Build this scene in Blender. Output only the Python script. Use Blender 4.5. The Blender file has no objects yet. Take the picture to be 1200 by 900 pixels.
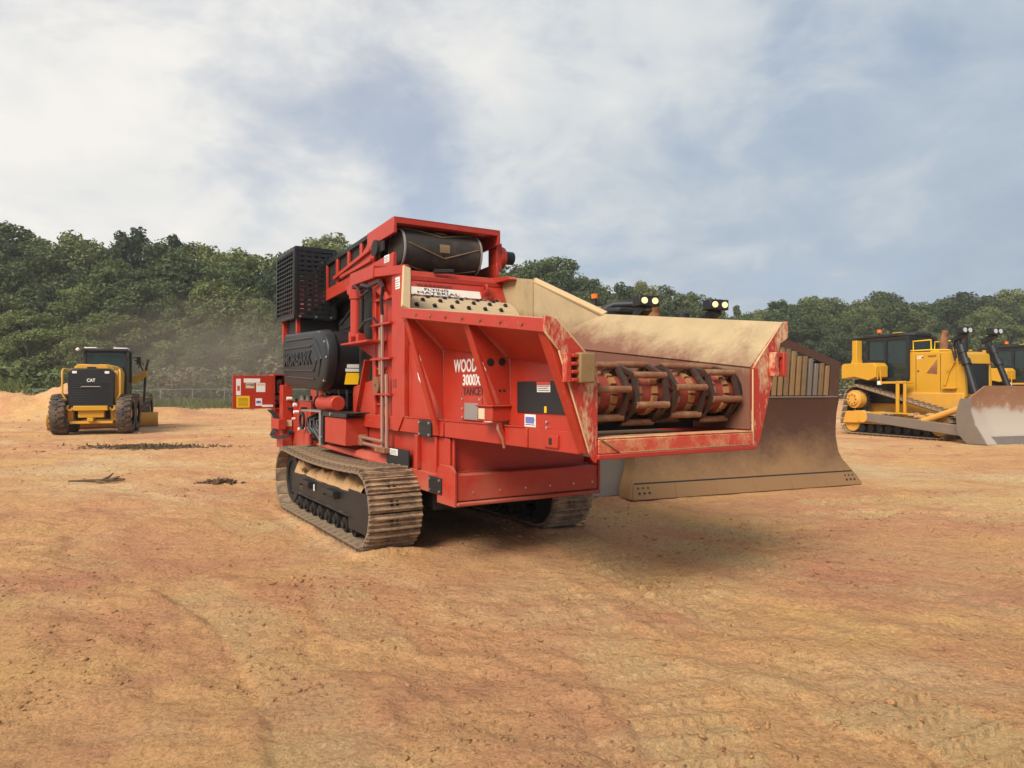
import bpy, bmesh, math, random
import numpy as np
from mathutils import Vector, Matrix
R = math.radians
random.seed(7); rng = np.random.default_rng(7)
scene = bpy.context.scene
col = scene.collection

# ---------------------------------------------------------------- camera
FPX, CAMH, HORZ = 830.0, 1.70, 455.0          # focal length in photo pixels, eye height, horizon row
cam = bpy.data.cameras.new('camera'); camo = bpy.data.objects.new('camera', cam); col.objects.link(camo)
camo.location = (0, 0, CAMH); camo.rotation_euler = (R(90), 0, 0)
cam.sensor_width = 36; cam.lens = FPX / 1200 * 36
cam.shift_y = (HORZ - 450) / 1200; cam.clip_end = 3000; cam.clip_start = 0.05
scene.camera = camo

# ---------------------------------------------------------------- sky and sun
SUN_EL, SUN_AZ = 41.0, -150.0                  # azimuth clockwise from +Y; sun to the left, a little behind the camera
sdir = Vector((math.sin(R(SUN_AZ)) * math.cos(R(SUN_EL)), math.cos(R(SUN_AZ)) * math.cos(R(SUN_EL)), math.sin(R(SUN_EL))))
world = bpy.data.worlds.new('World'); scene.world = world; world.use_nodes = True
nt = world.node_tree; nt.nodes.clear(); N = nt.nodes.new; L = nt.links.new
out = N('ShaderNodeOutputWorld'); bg = N('ShaderNodeBackground'); bg.inputs['Strength'].default_value = 0.1
sky = N('ShaderNodeTexSky'); sky.sky_type = 'NISHITA'; sky.sun_disc = False
sky.sun_elevation = R(SUN_EL); sky.sun_rotation = R(SUN_AZ); sky.air_density = 1.0; sky.dust_density = 2.0
tc = N('ShaderNodeTexCoord'); sep = N('ShaderNodeSeparateXYZ'); L(tc.outputs['Generated'], sep.inputs[0])
def wmath(op, a, b=None, c=None, clamp=False):
    n = N('ShaderNodeMath'); n.operation = op; n.use_clamp = clamp
    for i, v in enumerate((a, b, c)):
        if v is None: continue
        if isinstance(v, (int, float)): n.inputs[i].default_value = v
        else: L(v, n.inputs[i])
    return n.outputs[0]
den = wmath('ADD', wmath('MAXIMUM', sep.outputs[2], 0.0), 0.34)
cmb = N('ShaderNodeCombineXYZ'); L(wmath('DIVIDE', sep.outputs[0], den), cmb.inputs[0]); L(wmath('DIVIDE', sep.outputs[1], den), cmb.inputs[1])
def wnoise(scale, detail, dist, off, rough=.55):
    mp = N('ShaderNodeMapping'); L(cmb.outputs[0], mp.inputs[0]); mp.inputs['Location'].default_value = off
    n = N('ShaderNodeTexNoise'); L(mp.outputs[0], n.inputs['Vector']); n.inputs['Scale'].default_value = scale
    n.inputs['Detail'].default_value = detail; n.inputs['Distortion'].default_value = dist; n.inputs['Roughness'].default_value = rough
    return n.outputs['Fac']
def wramp(fac, stops):
    r = N('ShaderNodeValToRGB'); L(fac, r.inputs[0]); e = r.color_ramp.elements
    e[0].position, e[0].color = stops[0][0], (*stops[0][1], 1); e[1].position, e[1].color = stops[-1][0], (*stops[-1][1], 1)
    for p, c in stops[1:-1]:
        q = e.new(p); q.color = (*c, 1)
    return r.outputs[0]
def wmix(f, a, b):
    m = N('ShaderNodeMix'); m.data_type = 'RGBA'; L(f, m.inputs[0]); L(a, m.inputs[6]); L(b, m.inputs[7]); return m.outputs[2]
# brighter cloud to the left, blue-grey to the right
dot = N('ShaderNodeVectorMath'); dot.operation = 'DOT_PRODUCT'; L(tc.outputs['Generated'], dot.inputs[0]); dot.inputs[1].default_value = (-.80, .05, .35)
big = wnoise(0.55, 3, .3, (3.1, 1.7, 0)); mid = wnoise(1.7, 9, .45, (5.2, 8.3, 0), .56); fine = wnoise(4.2, 8, .4, (1.2, 4.4, 0), .58)
lit = wmath('ADD', wmath('MULTIPLY', dot.outputs['Value'], 0.46), wmath('ADD', wmath('MULTIPLY', big, .5), wmath('MULTIPLY', wmath('ADD', mid, fine), .32)))
cloud = wramp(lit, [(.42, (1.60, 1.96, 2.42)), (.54, (1.95, 2.3, 2.7)), (.66, (2.95, 3.1, 3.2)), (.82, (4.0, 3.88, 3.7))])
cover = wmath('MULTIPLY_ADD', wmath('ADD', mid, wmath('MULTIPLY', fine, .35)), 5.0, -2.45, clamp=True)
cover = wmath('MULTIPLY_ADD', cover, .45, .55)
blue = N('ShaderNodeMix'); blue.data_type = 'RGBA'; blue.blend_type = 'MULTIPLY'; blue.inputs[0].default_value = 1
L(sky.outputs[0], blue.inputs[6]); blue.inputs[7].default_value = (.60, .56, .58, 1)
L(wmix(cover, blue.outputs[2], cloud), bg.inputs['Color']); L(bg.outputs[0], out.inputs[0])
sun = bpy.data.lights.new('sun', 'SUN'); sun.energy = 2.0; sun.angle = R(28); sun.color = (1.0, .93, .82)
suno = bpy.data.objects.new('sun', sun); col.objects.link(suno); suno.rotation_euler = (-sdir).to_track_quat('-Z', 'Y').to_euler()
scene.view_settings.view_transform = 'Standard'; scene.view_settings.look = 'None'
scene.view_settings.gamma = 1; scene.view_settings.use_curve_mapping = False
scene.view_settings.exposure = 1.22

# ---------------------------------------------------------------- materials
def mat(name, base, rough=.6, metal=0., dust=None, amt=.35, scale=2.5, top=0., bump=.0, bscale=60, var=.12, stretch=(1, 1, 1), soft=.14, spec=.4, low=None, fleck=None, lowvec=None):
    """painted / bare surface; dust = (colour) lying in noise patches and on upward faces; low = (z0,z1) more of the dust colour towards the bottom"""
    m = bpy.data.materials.new(name); m.use_nodes = True; t = m.node_tree; n = t.nodes; l = t.links
    b = n['Principled BSDF']; b.inputs['Roughness'].default_value = rough; b.inputs['Metallic'].default_value = metal
    b.inputs['Specular IOR Level'].default_value = spec
    tcn = n.new('ShaderNodeTexCoord'); mp = n.new('ShaderNodeMapping'); l.new(tcn.outputs['Object'], mp.inputs[0]); mp.inputs['Scale'].default_value = stretch
    def noise(s, d=6, r=.6):
        q = n.new('ShaderNodeTexNoise'); l.new(mp.outputs[0], q.inputs['Vector']); q.inputs['Scale'].default_value = s; q.inputs['Detail'].default_value = d; q.inputs['Roughness'].default_value = r; return q.outputs['Fac']
    def mth(op, a, c, clamp=False):
        q = n.new('ShaderNodeMath'); q.operation = op; q.use_clamp = clamp
        for i, v in enumerate((a, c)):
            if isinstance(v, (int, float)): q.inputs[i].default_value = v
            else: l.new(v, q.inputs[i])
        return q.outputs[0]
    def mix(f, a, c):
        q = n.new('ShaderNodeMix'); q.data_type = 'RGBA'
        if isinstance(f, float): q.inputs[0].default_value = f
        else: l.new(f, q.inputs[0])
        for i, v in ((6, a), (7, c)):
            if isinstance(v, tuple): q.inputs[i].default_value = (*v, 1)
            else: l.new(v, q.inputs[i])
        return q.outputs[2]
    n1 = noise(scale * 1.7)
    d = tuple(x * (1 - var) for x in base); u = tuple(min(1, x * (1 + var)) for x in base)
    c = mix(n1, d, u)
    if dust:
        n2 = noise(scale); n3 = noise(scale * 9, 4)
        f = mth('ADD', mth('MULTIPLY', n2, .7), mth('MULTIPLY', n3, .3))
        f = mth('DIVIDE', mth('SUBTRACT', f, .5 + (0.5 - amt) * .42), soft)
        if top:
            g = n.new('ShaderNodeNewGeometry'); s = n.new('ShaderNodeSeparateXYZ'); l.new(g.outputs['Normal'], s.inputs[0])
            f = mth('ADD', f, mth('MULTIPLY', mth('MAXIMUM', s.outputs[2], 0.), top))
        if low:
            s2 = n.new('ShaderNodeVectorMath'); s2.operation = 'DOT_PRODUCT'; l.new(tcn.outputs['Object'], s2.inputs[0]); s2.inputs[1].default_value = lowvec or (0, 0, 1)
            mr = n.new('ShaderNodeMapRange'); l.new(s2.outputs['Value'], mr.inputs[0]); mr.inputs[1].default_value = low[0]; mr.inputs[2].default_value = low[1]; mr.inputs[3].default_value = low[2]; mr.inputs[4].default_value = 0
            f = mth('ADD', f, mr.outputs[0])
        f = mth('MULTIPLY', mth('MINIMUM', mth('MAXIMUM', f, 0.), 1.), .92)
        c = mix(f, c, dust)
        rr = n.new('ShaderNodeMapRange'); l.new(f, rr.inputs[0]); rr.inputs[3].default_value = rough; rr.inputs[4].default_value = .95; l.new(rr.outputs[0], b.inputs['Roughness'])
    if fleck:                                                    # chips and scuffs through the paint
        f = mth('MULTIPLY', mth('MULTIPLY', mth('SUBTRACT', noise(38, 5, .75), .60), 9., True), mth('MULTIPLY', mth('SUBTRACT', noise(1.4, 4), .44), 5., True), True)
        c = mix(mth('MULTIPLY', f, .8), c, fleck)
    l.new(c, b.inputs['Base Color'])
    if bump:
        bn = n.new('ShaderNodeBump'); bn.inputs['Strength'].default_value = bump; bn.inputs['Distance'].default_value = .02; l.new(noise(bscale, 4), bn.inputs['Height']); l.new(bn.outputs[0], b.inputs['Normal'])
    return m
SAND = (.50, .31, .15); CREAM = (.60, .44, .25); CLAY = (.30, .14, .07)
M = dict(
 red=mat('red paint', (.385, .030, .014), .42, dust=(.37, .12, .075), amt=.36, scale=2.4, top=.5, var=.20, soft=.34, low=(.5, 1.15, .85), fleck=(.50, .33, .22), bump=.10, bscale=2.2),
 red_worn=mat('worn red paint', (.42, .036, .019), .6, dust=CREAM, amt=.5, scale=7, top=.25, soft=.12, bump=.15, stretch=(1, 1, .45)),
 lining=mat('dust coated hopper plate', (.40, .295, .165), .8, dust=(.165, .060, .040), amt=.30, scale=3.0, soft=.36, bump=.35, bscale=18, stretch=(1, 1, .5), var=.25, low=(2.12, 2.64, 2.3), lowvec=(.19, 0, 1)),
 cream=mat('dusty cream edge', (.52, .36, .19), .75, dust=(.5, .08, .04), amt=.28, scale=6),
 black=mat('black plastic', (.012, .0125, .014), .42, dust=(.20, .16, .12), amt=.16, scale=2.2, top=.28, soft=.4),
 blackm=mat('black painted steel', (.014, .014, .016), .5, dust=SAND, amt=.22, scale=3, top=.30, soft=.3),
 dark=mat('dark machinery', (.016, .014, .013), .7, dust=(.16, .10, .06), amt=.3, scale=4, soft=.3),
 rubber=mat('conveyor belt rubber', (.030, .024, .020), .7, dust=(.19, .125, .075), amt=.50, scale=4.0, soft=.5),
 shoe=mat('track shoe steel', (.19, .135, .095), .6, .25, dust=(.56, .40, .24), amt=.64, scale=9, soft=.2, bump=.2),
 steel=mat('worn grey steel', (.24, .20, .165), .5, .5, dust=(.34, .22, .13), amt=.45, scale=2.2, soft=.3, bump=.08),
 bladebrown=mat('rust brown blade steel', (.095, .045, .028), .5, .25, dust=(.28, .16, .072), amt=.32, scale=1.6, soft=.45, low=(.2, 1.25, 1.25), bump=.1, bscale=14),  # lighter tan mixed in towards the blade foot, upper part darker
 bladegrey=mat('part scoured blade steel', (.30, .145, .075), .6, .1, dust=(.43, .375, .31), amt=.32, scale=2.6, soft=.16, low=(.7, 1.25, 3.0)),
 cagesteel=mat('worn cage steel', (.055, .028, .018), .6, .2, dust=(.26, .13, .06), amt=.38, scale=8, soft=.3),
 drumdust=mat('dust caked drum', (.46, .34, .20), .9, dust=(.24, .13, .075), amt=.42, scale=8, soft=.3, bump=.5, bscale=20),
 lipworn=mat('scraped lip', (.50, .06, .03), .65, dust=(.58, .36, .17), amt=.60, scale=6, soft=.22, top=.6, bump=.3, bscale=25),
 shadedirt=mat('packed debris with painted shade', (.11, .06, .034), .95, dust=(.26, .15, .08), amt=.4, scale=7, soft=.3, bump=.6, bscale=30),  # debris colour darkened to paint in the shade under the drum
 ochre=mat('dusty ochre strip', (.32, .15, .055), .8, dust=(.20, .07, .04), amt=.4, scale=7, soft=.3),
 reddull=mat('dull red drum', (.27, .045, .028), .7, dust=(.30, .16, .09), amt=.35, scale=6, soft=.3),
 rust=mat('rusty bar steel', (.21, .085, .04), .7, .1, dust=(.42, .24, .12), amt=.55, scale=6, soft=.25, bump=.2),
 tanbar2=mat('dull tan bar', (.20, .125, .062), .75, dust=(.10, .055, .03), amt=.45, scale=5, soft=.3),
 tanbar=mat('dusty tan bar', (.25, .15, .065), .75, dust=(.12, .06, .03), amt=.35, scale=5, soft=.3),
 yel=mat('machine yellow', (.55, .285, .018), .42, fleck=(.25, .14, .06), dust=(.48, .30, .12), amt=.24, scale=1.4, top=.25, low=(.1, 1.3, .55), var=.08),
 yeld=mat('dusty machine yellow', (.60, .30, .035), .6, dust=(.46, .29, .14), amt=.48, scale=2.5, top=.5, soft=.25),
 white=mat('white decal', (.74, .72, .68), .5, dust=(.45, .3, .2), amt=.2, scale=9),
 wornwhite=mat('worn white decal', (.66, .60, .52), .6, dust=(.50, .25, .16), amt=.42, scale=5, soft=.3),
 decaltan=mat('tan decal', (.62, .48, .32), .6),
 decalred=mat('red decal', (.55, .06, .04), .5), decalblue=mat('blue decal', (.12, .16, .42), .5),
 decalyel=mat('yellow decal', (.80, .48, .01), .5), ink=mat('black ink', (.015, .015, .015), .5),
 letter=mat('white lettering', (.80, .78, .74), .5), letterdark=mat('dark lettering', (.06, .02, .016), .5),
 orange=mat('orange plastic', (.85, .16, .01), .3), greyp=mat('grey plate', (.30, .28, .26), .5, .4, dust=SAND, amt=.4, scale=4),
 pipe=mat('steel hydraulic pipe', (.42, .26, .20), .4, .5), hose=mat('black hose', (.02, .02, .022), .5),
 dirt=mat('packed dirt', (.42, .25, .12), .95, dust=(.26, .13, .065), amt=.45, scale=6, soft=.3, bump=.6, bscale=30),
 tyre=mat('dusty tyre rubber', (.045, .036, .030), .85, dust=(.34, .22, .13), amt=.68, scale=3, soft=.4),
 pole=mat('galvanised steel', (.30, .32, .31), .5, .6), poleg=mat('green coated rail', (.10, .19, .13), .5),
 bark=mat('bark', (.10, .075, .055), .9, dust=(.05, .04, .03), amt=.5, scale=5, stretch=(1, 1, .2), bump=.5, bscale=12),
 silver=mat('bright steel', (.55, .54, .52), .3, .9),
)
def glassmat():
    m = bpy.data.materials.new('cab glass'); m.use_nodes = True; t = m.node_tree; b = t.nodes['Principled BSDF']
    b.inputs['Base Color'].default_value = (.03, .05, .05, 1); b.inputs['Roughness'].default_value = .06; b.inputs['Specular IOR Level'].default_value = .8
    tr = t.nodes.new('ShaderNodeBsdfTransparent'); tr.inputs[0].default_value = (.72, .84, .84, 1)
    mx = t.nodes.new('ShaderNodeMixShader'); mx.inputs[0].default_value = .42; o = t.nodes['Material Output']
    t.links.new(tr.outputs[0], mx.inputs[1]); t.links.new(b.outputs[0], mx.inputs[2]); t.links.new(mx.outputs[0], o.inputs[0]); return m
M['glass'] = glassmat()
def lampmat():
    m = bpy.data.materials.new('lit lamp'); m.use_nodes = True; b = m.node_tree.nodes['Principled BSDF']
    b.inputs['Base Color'].default_value = (.35, .24, .10, 1); b.inputs['Emission Color'].default_value = (1, .70, .32, 1); b.inputs['Emission Strength'].default_value = 0.62; return m
M['lamp'] = lampmat()
M['lens'] = mat('lamp lens', (.62, .62, .60), .15, .3)

# ---------------------------------------------------------------- mesh helpers
class MB:
    def __init__(s): s.v = []; s.f = []; s.m = []
    def add(s, vs, fs, mi=0):
        o = len(s.v); s.v += [tuple(v) for v in vs]; s.f += [tuple(o + i for i in f) for f in fs]; s.m += [mi] * len(fs); return s
    HEX = [(0, 1, 2, 3), (4, 7, 6, 5), (0, 4, 5, 1), (1, 5, 6, 2), (2, 6, 7, 3), (3, 7, 4, 0)]
    def box(s, x0, x1, y0, y1, z0, z1, mi=0):
        return s.add([(x0, y0, z0), (x1, y0, z0), (x1, y1, z0), (x0, y1, z0), (x0, y0, z1), (x1, y0, z1), (x1, y1, z1), (x0, y1, z1)], s.HEX, mi)
    def hexa(s, p, mi=0): return s.add(p, s.HEX, mi)
    def slab(s, quad, off, mi=0, mi2=None):
        off = Vector(off); q = [Vector(p) for p in quad]; n = len(q); o = len(s.v)
        s.add(q + [p + off for p in q], [tuple(range(n))], mi)
        s.f.append(tuple(o + n + i for i in range(n))); s.m.append(mi if mi2 is None else mi2)
        for i in range(n):
            j = (i + 1) % n; s.f.append((o + i, o + j, o + n + j, o + n + i)); s.m.append(mi if mi2 is None else mi2)
        return s
    def prism(s, pts, ax, a, b, mi=0):
        def P(p, q): return {'x': (q, p[0], p[1]), 'y': (p[0], q, p[1]), 'z': (p[0], p[1], q)}[ax]
        d = {'x': (b - a, 0, 0), 'y': (0, b - a, 0), 'z': (0, 0, b - a)}[ax]
        return s.slab([P(p, a) for p in pts], d, mi)
    def bar(s, p0, p1, w, h, up=(0, 0, 1), mi=0):
        p0 = Vector(p0); p1 = Vector(p1); d = (p1 - p0).normalized(); u = Vector(up); x = d.cross(u)
        if x.length < 1e-3: x = d.cross(Vector((1, 0, 0)))
        x.normalize(); u = x.cross(d); x *= w / 2; u *= h / 2
        return s.hexa([p0 - x - u, p0 + x - u, p1 + x - u, p1 - x - u, p0 - x + u, p0 + x + u, p1 + x + u, p1 - x + u], mi)
    def cyl(s, p0, p1, r0, r1=None, n=14, mi=0, cap=True):
        r1 = r0 if r1 is None else r1; p0 = Vector(p0); p1 = Vector(p1); d = (p1 - p0).normalized()
        a = d.cross(Vector((0, 0, 1)));  a = d.cross(Vector((1, 0, 0))) if a.length < 1e-3 else a
        a.normalize(); b = d.cross(a); vs = []
        for p, r in ((p0, r0), (p1, r1)):
            for i in range(n):
                t = 2 * math.pi * i / n; vs.append(p + a * (r * math.cos(t)) + b * (r * math.sin(t)))
        fs = [(i, (i + 1) % n, n + (i + 1) % n, n + i) for i in range(n)]
        if cap: fs += [tuple(range(n - 1, -1, -1)), tuple(range(n, 2 * n))]
        return s.add(vs, fs, mi)
    def tube(s, path, r, n=7, mi=0):
        path = [Vector(p) for p in path]; rs = r if isinstance(r, (list, tuple)) else [r] * len(path); vs = []
        for i, p in enumerate(path):
            d = (path[min(i + 1, len(path) - 1)] - path[max(i - 1, 0)]).normalized()
            a = d.cross(Vector((.31, .2, .93)));  a.normalize(); b = d.cross(a)
            for k in range(n):
                t = 2 * math.pi * k / n; vs.append(p + a * (rs[i] * math.cos(t)) + b * (rs[i] * math.sin(t)))
        fs = [(i * n + k, i * n + (k + 1) % n, (i + 1) * n + (k + 1) % n, (i + 1) * n + k) for i in range(len(path) - 1) for k in range(n)]
        fs += [tuple(range(n - 1, -1, -1)), tuple(range((len(path) - 1) * n, len(path) * n))]
        return s.add(vs, fs, mi)
    def ring(s, c, axis, ri, ro, h, n=16, mi=0):
        """annulus prism round an axis"""
        c = Vector(c); d = Vector(axis).normalized(); a = d.cross(Vector((0, 0, 1))); a = d.cross(Vector((1, 0, 0))) if a.length < 1e-3 else a
        a.normalize(); b = d.cross(a); vs = []
        for q, r in ((-h / 2, ri), (-h / 2, ro), (h / 2, ro), (h / 2, ri)):
            for i in range(n):
                t = 2 * math.pi * i / n; vs.append(c + d * q + a * (r * math.cos(t)) + b * (r * math.sin(t)))
        return s.add(vs, [(k * n + i, k * n + (i + 1) % n, ((k + 1) % 4) * n + (i + 1) % n, ((k + 1) % 4) * n + i) for k in range(4) for i in range(n)], mi)
    def mesh(s, name, mats, smooth=True):
        me = bpy.data.meshes.new(name); me.from_pydata(s.v, [], s.f)
        for m in (mats if isinstance(mats, (list, tuple)) else [mats]): me.materials.append(M[m] if isinstance(m, str) else m)
        me.polygons.foreach_set('material_index', s.m)
        bm = bmesh.new(); bm.from_mesh(me); bmesh.ops.recalc_face_normals(bm, faces=bm.faces); bm.to_mesh(me); bm.free()
        if smooth:
            me.polygons.foreach_set('use_smooth', [True] * len(me.polygons)); me.set_sharp_from_angle(angle=R(38))
        me.update(); return me
    def build(s, name, mats, parent=None, bevel=0, kind=None):
        o = link(name, s.mesh(name, mats), parent)
        if bevel:
            b = o.modifiers.new('bevel', 'BEVEL'); b.width = bevel; b.segments = 2; b.limit_method = 'ANGLE'; b.angle_limit = R(40)
        if kind: o['kind'] = kind
        return o
def link(name, data, parent=None, mtx=None):
    o = bpy.data.objects.new(name, data); col.objects.link(o)
    if parent: o.parent = parent
    if mtx is not None: o.matrix_local = mtx
    return o
def tag(o, label, cat, group=None):
    o['label'] = label; o['category'] = cat
    if group: o['group'] = group
    return o
def empty(name, loc, rz=0, label=None, cat=None, group=None):
    o = bpy.data.objects.new(name, None); col.objects.link(o); o.location = loc; o.rotation_euler = (0, 0, rz); o.empty_display_size = .3
    if label: tag(o, label, cat, group)
    return o
def text(name, s, mat_, parent, origin, xdir, ydir, height, width=None, depth=.004, bold=0.0):
    cu = bpy.data.curves.new(name, 'FONT'); cu.body = s; cu.extrude = depth; cu.offset = bold; cu.resolution_u = 3; cu.align_x = 'LEFT'
    t = bpy.data.objects.new(name, cu); col.objects.link(t); bpy.context.view_layer.update()
    me = bpy.data.meshes.new_from_object(t.evaluated_get(bpy.context.evaluated_depsgraph_get())); bpy.data.objects.remove(t)
    vs = np.array([v.co[:] for v in me.vertices]); lo, hi = vs.min(0), vs.max(0)
    sy = height / (hi[1] - lo[1]); sx = (width / (hi[0] - lo[0])) if width else sy
    X = Vector(xdir).normalized(); Y = Vector(ydir).normalized(); Z = X.cross(Y)
    for v in me.vertices:
        c = v.co; v.co = Vector(origin) + X * ((c.x - lo[0]) * sx) + Y * ((c.y - lo[1]) * sy) + Z * c.z
    me.materials.clear(); me.materials.append(M[mat_]); me.name = name
    return link(name, me, parent)
def gpt(x, y, w=0):                                            # a pixel that shows a point at height w
    z = FPX * (CAMH - w) / (y - HORZ); return Vector(((x - 600) / FPX * z, z, w))
def hull_path(circles, n, sag=0, pitch0=0):
    """closed belt round circles (x,z,r): n points with tangents, evenly spaced"""
    pts = [(cx + r * math.cos(t), cz + r * math.sin(t)) for cx, cz, r in circles for t in np.linspace(0, 2 * math.pi, 72, endpoint=False)]
    pts = sorted(set(pts))
    def half(p):
        h = []
        for q in p:
            while len(h) > 1 and (h[-1][0] - h[-2][0]) * (q[1] - h[-2][1]) - (h[-1][1] - h[-2][1]) * (q[0] - h[-2][0]) <= 0: h.pop()
            h.append(q)
        return h[:-1]
    h = half(pts) + half(pts[::-1]); P = np.array(h + [h[0]]); d = np.linalg.norm(np.diff(P, axis=0), axis=1); s = np.concatenate([[0], np.cumsum(d)])
    xm, xM = P[:, 0].min(), P[:, 0].max()
    def at(q):
        q = q % s[-1]; x = np.interp(q, s, P[:, 0]); z = np.interp(q, s, P[:, 1]); return x, z
    zmid = (P[:, 1].min() + P[:, 1].max()) / 2; res = []
    for i in range(n):
        q = (i + pitch0) * s[-1] / n; x, z = at(q); x0, z0 = at(q - .02); x1, z1 = at(q + .02)
        if sag and z > zmid: z -= sag * max(0, math.sin(math.pi * min(1, max(0, (x - xm - .35) / (xM - xm - .7))))) * (z - zmid) / max(1e-3, P[:, 1].max() - zmid)
        t = Vector((x1 - x0, 0, z1 - z0)).normalized(); res.append((Vector((x, 0, z)), t))
    return res, s[-1]
def rough_blob(mb, c, r, seed, squash=(1, 1, 1), n=2, amp=.35, mi=0):
    bm = bmesh.new(); bmesh.ops.create_icosphere(bm, subdivisions=n, radius=1); rr = random.Random(seed)
    vs = [Vector((v.co.x * squash[0], v.co.y * squash[1], v.co.z * squash[2])) * (r * (1 + rr.uniform(-amp, amp))) + Vector(c) for v in bm.verts]
    mb.add(vs, [[v.index for v in f.verts] for f in bm.faces], mi); bm.free()

# ---------------------------------------------------------------- ground
def vnoise(x, y, seed):
    xi = np.floor(x).astype(int); yi = np.floor(y).astype(int); fx = x - xi; fy = y - yi
    def h(a, b):
        q = (a * 374761393 + b * 668265263 + seed * 974634777) & 0xffffffff; q = ((q ^ (q >> 13)) * 1274126177) & 0xffffffff
        return ((q ^ (q >> 16)) & 0xffff) / 65535.
    fx = fx * fx * (3 - 2 * fx); fy = fy * fy * (3 - 2 * fy)
    return (h(xi, yi) * (1 - fx) + h(xi + 1, yi) * fx) * (1 - fy) + (h(xi, yi + 1) * (1 - fx) + h(xi + 1, yi + 1) * fx) * fy - .5
def fbm(x, y, s, o, seed):
    a = 0; g = 1.
    for k in range(o):
        a = a + g * vnoise(x / s, y / s, seed + k); s *= .5; g *= .52
    return a
def polypath(px):
    P = [gpt(x, y).xy for x, y in px]; out_ = []
    for i in range(len(P) - 1):
        p0 = P[max(i - 1, 0)]; p1 = P[i]; p2 = P[i + 1]; p3 = P[min(i + 2, len(P) - 1)]
        for k in range(8):
            t = k / 8; out_.append(.5 * ((2 * p1) + (p2 - p0) * t + (2 * p0 - 5 * p1 + 4 * p2 - p3) * t * t + (3 * p1 - p0 - 3 * p2 + p3) * t ** 3))
    return np.array([tuple(p) for p in out_ + [P[-1]]])
PRINTS = [(polypath([(500, 636), (545, 645), (600, 668), (668, 715), (760, 800), (840, 900)]), .30, .024, .20),
          (polypath([(585, 592), (622, 606), (668, 630), (740, 668), (850, 722), (1010, 800), (1250, 910)]), .31, .028, .20),
          (polypath([(800, 640), (930, 668), (1080, 700), (1300, 745)]), .30, .020, .20),
          (polypath([(705, 600), (830, 618), (980, 640), (1200, 668), (1320, 680)]), .30, .024, .22),
          (polypath([(690, 640), (800, 690), (900, 750), (1000, 830)]), .28, .022, .21),
          (polypath([(-60, 640), (80, 655), (220, 690), (330, 760), (390, 900)]), .28, .010, .21),
          (polypath([(-60, 560), (100, 575), (240, 600), (330, 640), (400, 700), (470, 800)]), .28, .010, .21),
          (polypath([(1010, 545), (1120, 556), (1250, 570)]), .4, .03, .23), (polypath([(960, 590), (1080, 585), (1250, 592)]), .35, .03, .3), (polypath([(900, 610), (1050, 604), (1250, 616)]), .35, .03, .3)]
def dist_path(x, y, P):
    best = np.full(x.shape, 1e9); arc = np.zeros(x.shape); side = np.zeros(x.shape); acc = 0.
    for i in range(len(P) - 1):
        a = P[i]; d = P[i + 1] - a; l = math.hypot(*d)
        if l < 1e-6: continue
        t = np.clip(((x - a[0]) * d[0] + (y - a[1]) * d[1]) / (l * l), 0, 1); qx = x - a[0] - t * d[0]; qy = y - a[1] - t * d[1]; r = np.hypot(qx, qy)
        m = r < best; best[m] = r[m]; arc[m] = acc + (t * l)[m]; side[m] = ((d[0] * qy - d[1] * qx) / l)[m]; acc += l
    return best, arc, side
MOUNDS = [(-27.5, 40, 4.0, 2.2, 1.1), (-23.8, 41, 2.2, 1.8, 1.25), (-31.5, 44, 3.5, 3, 1.4), (-21.2, 44, 2.0, 2.0, .5), (-35, 41, 4, 3, .9)]
FLAT = [(-1.2, 9.3, 2.6), (4.1, 12.5, 2.4), (3.4, 15.0, 2.4), (13.0, 23.2, 2.6), (12.0, 26.0, 2.8), (-15.6, 27.5, 2.6), (-17.4, 32, 2.2), (-1.0, 8.0, 1.6), (.8, 8.6, 1.2), (-2.6, 11, 1.6)]
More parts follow.
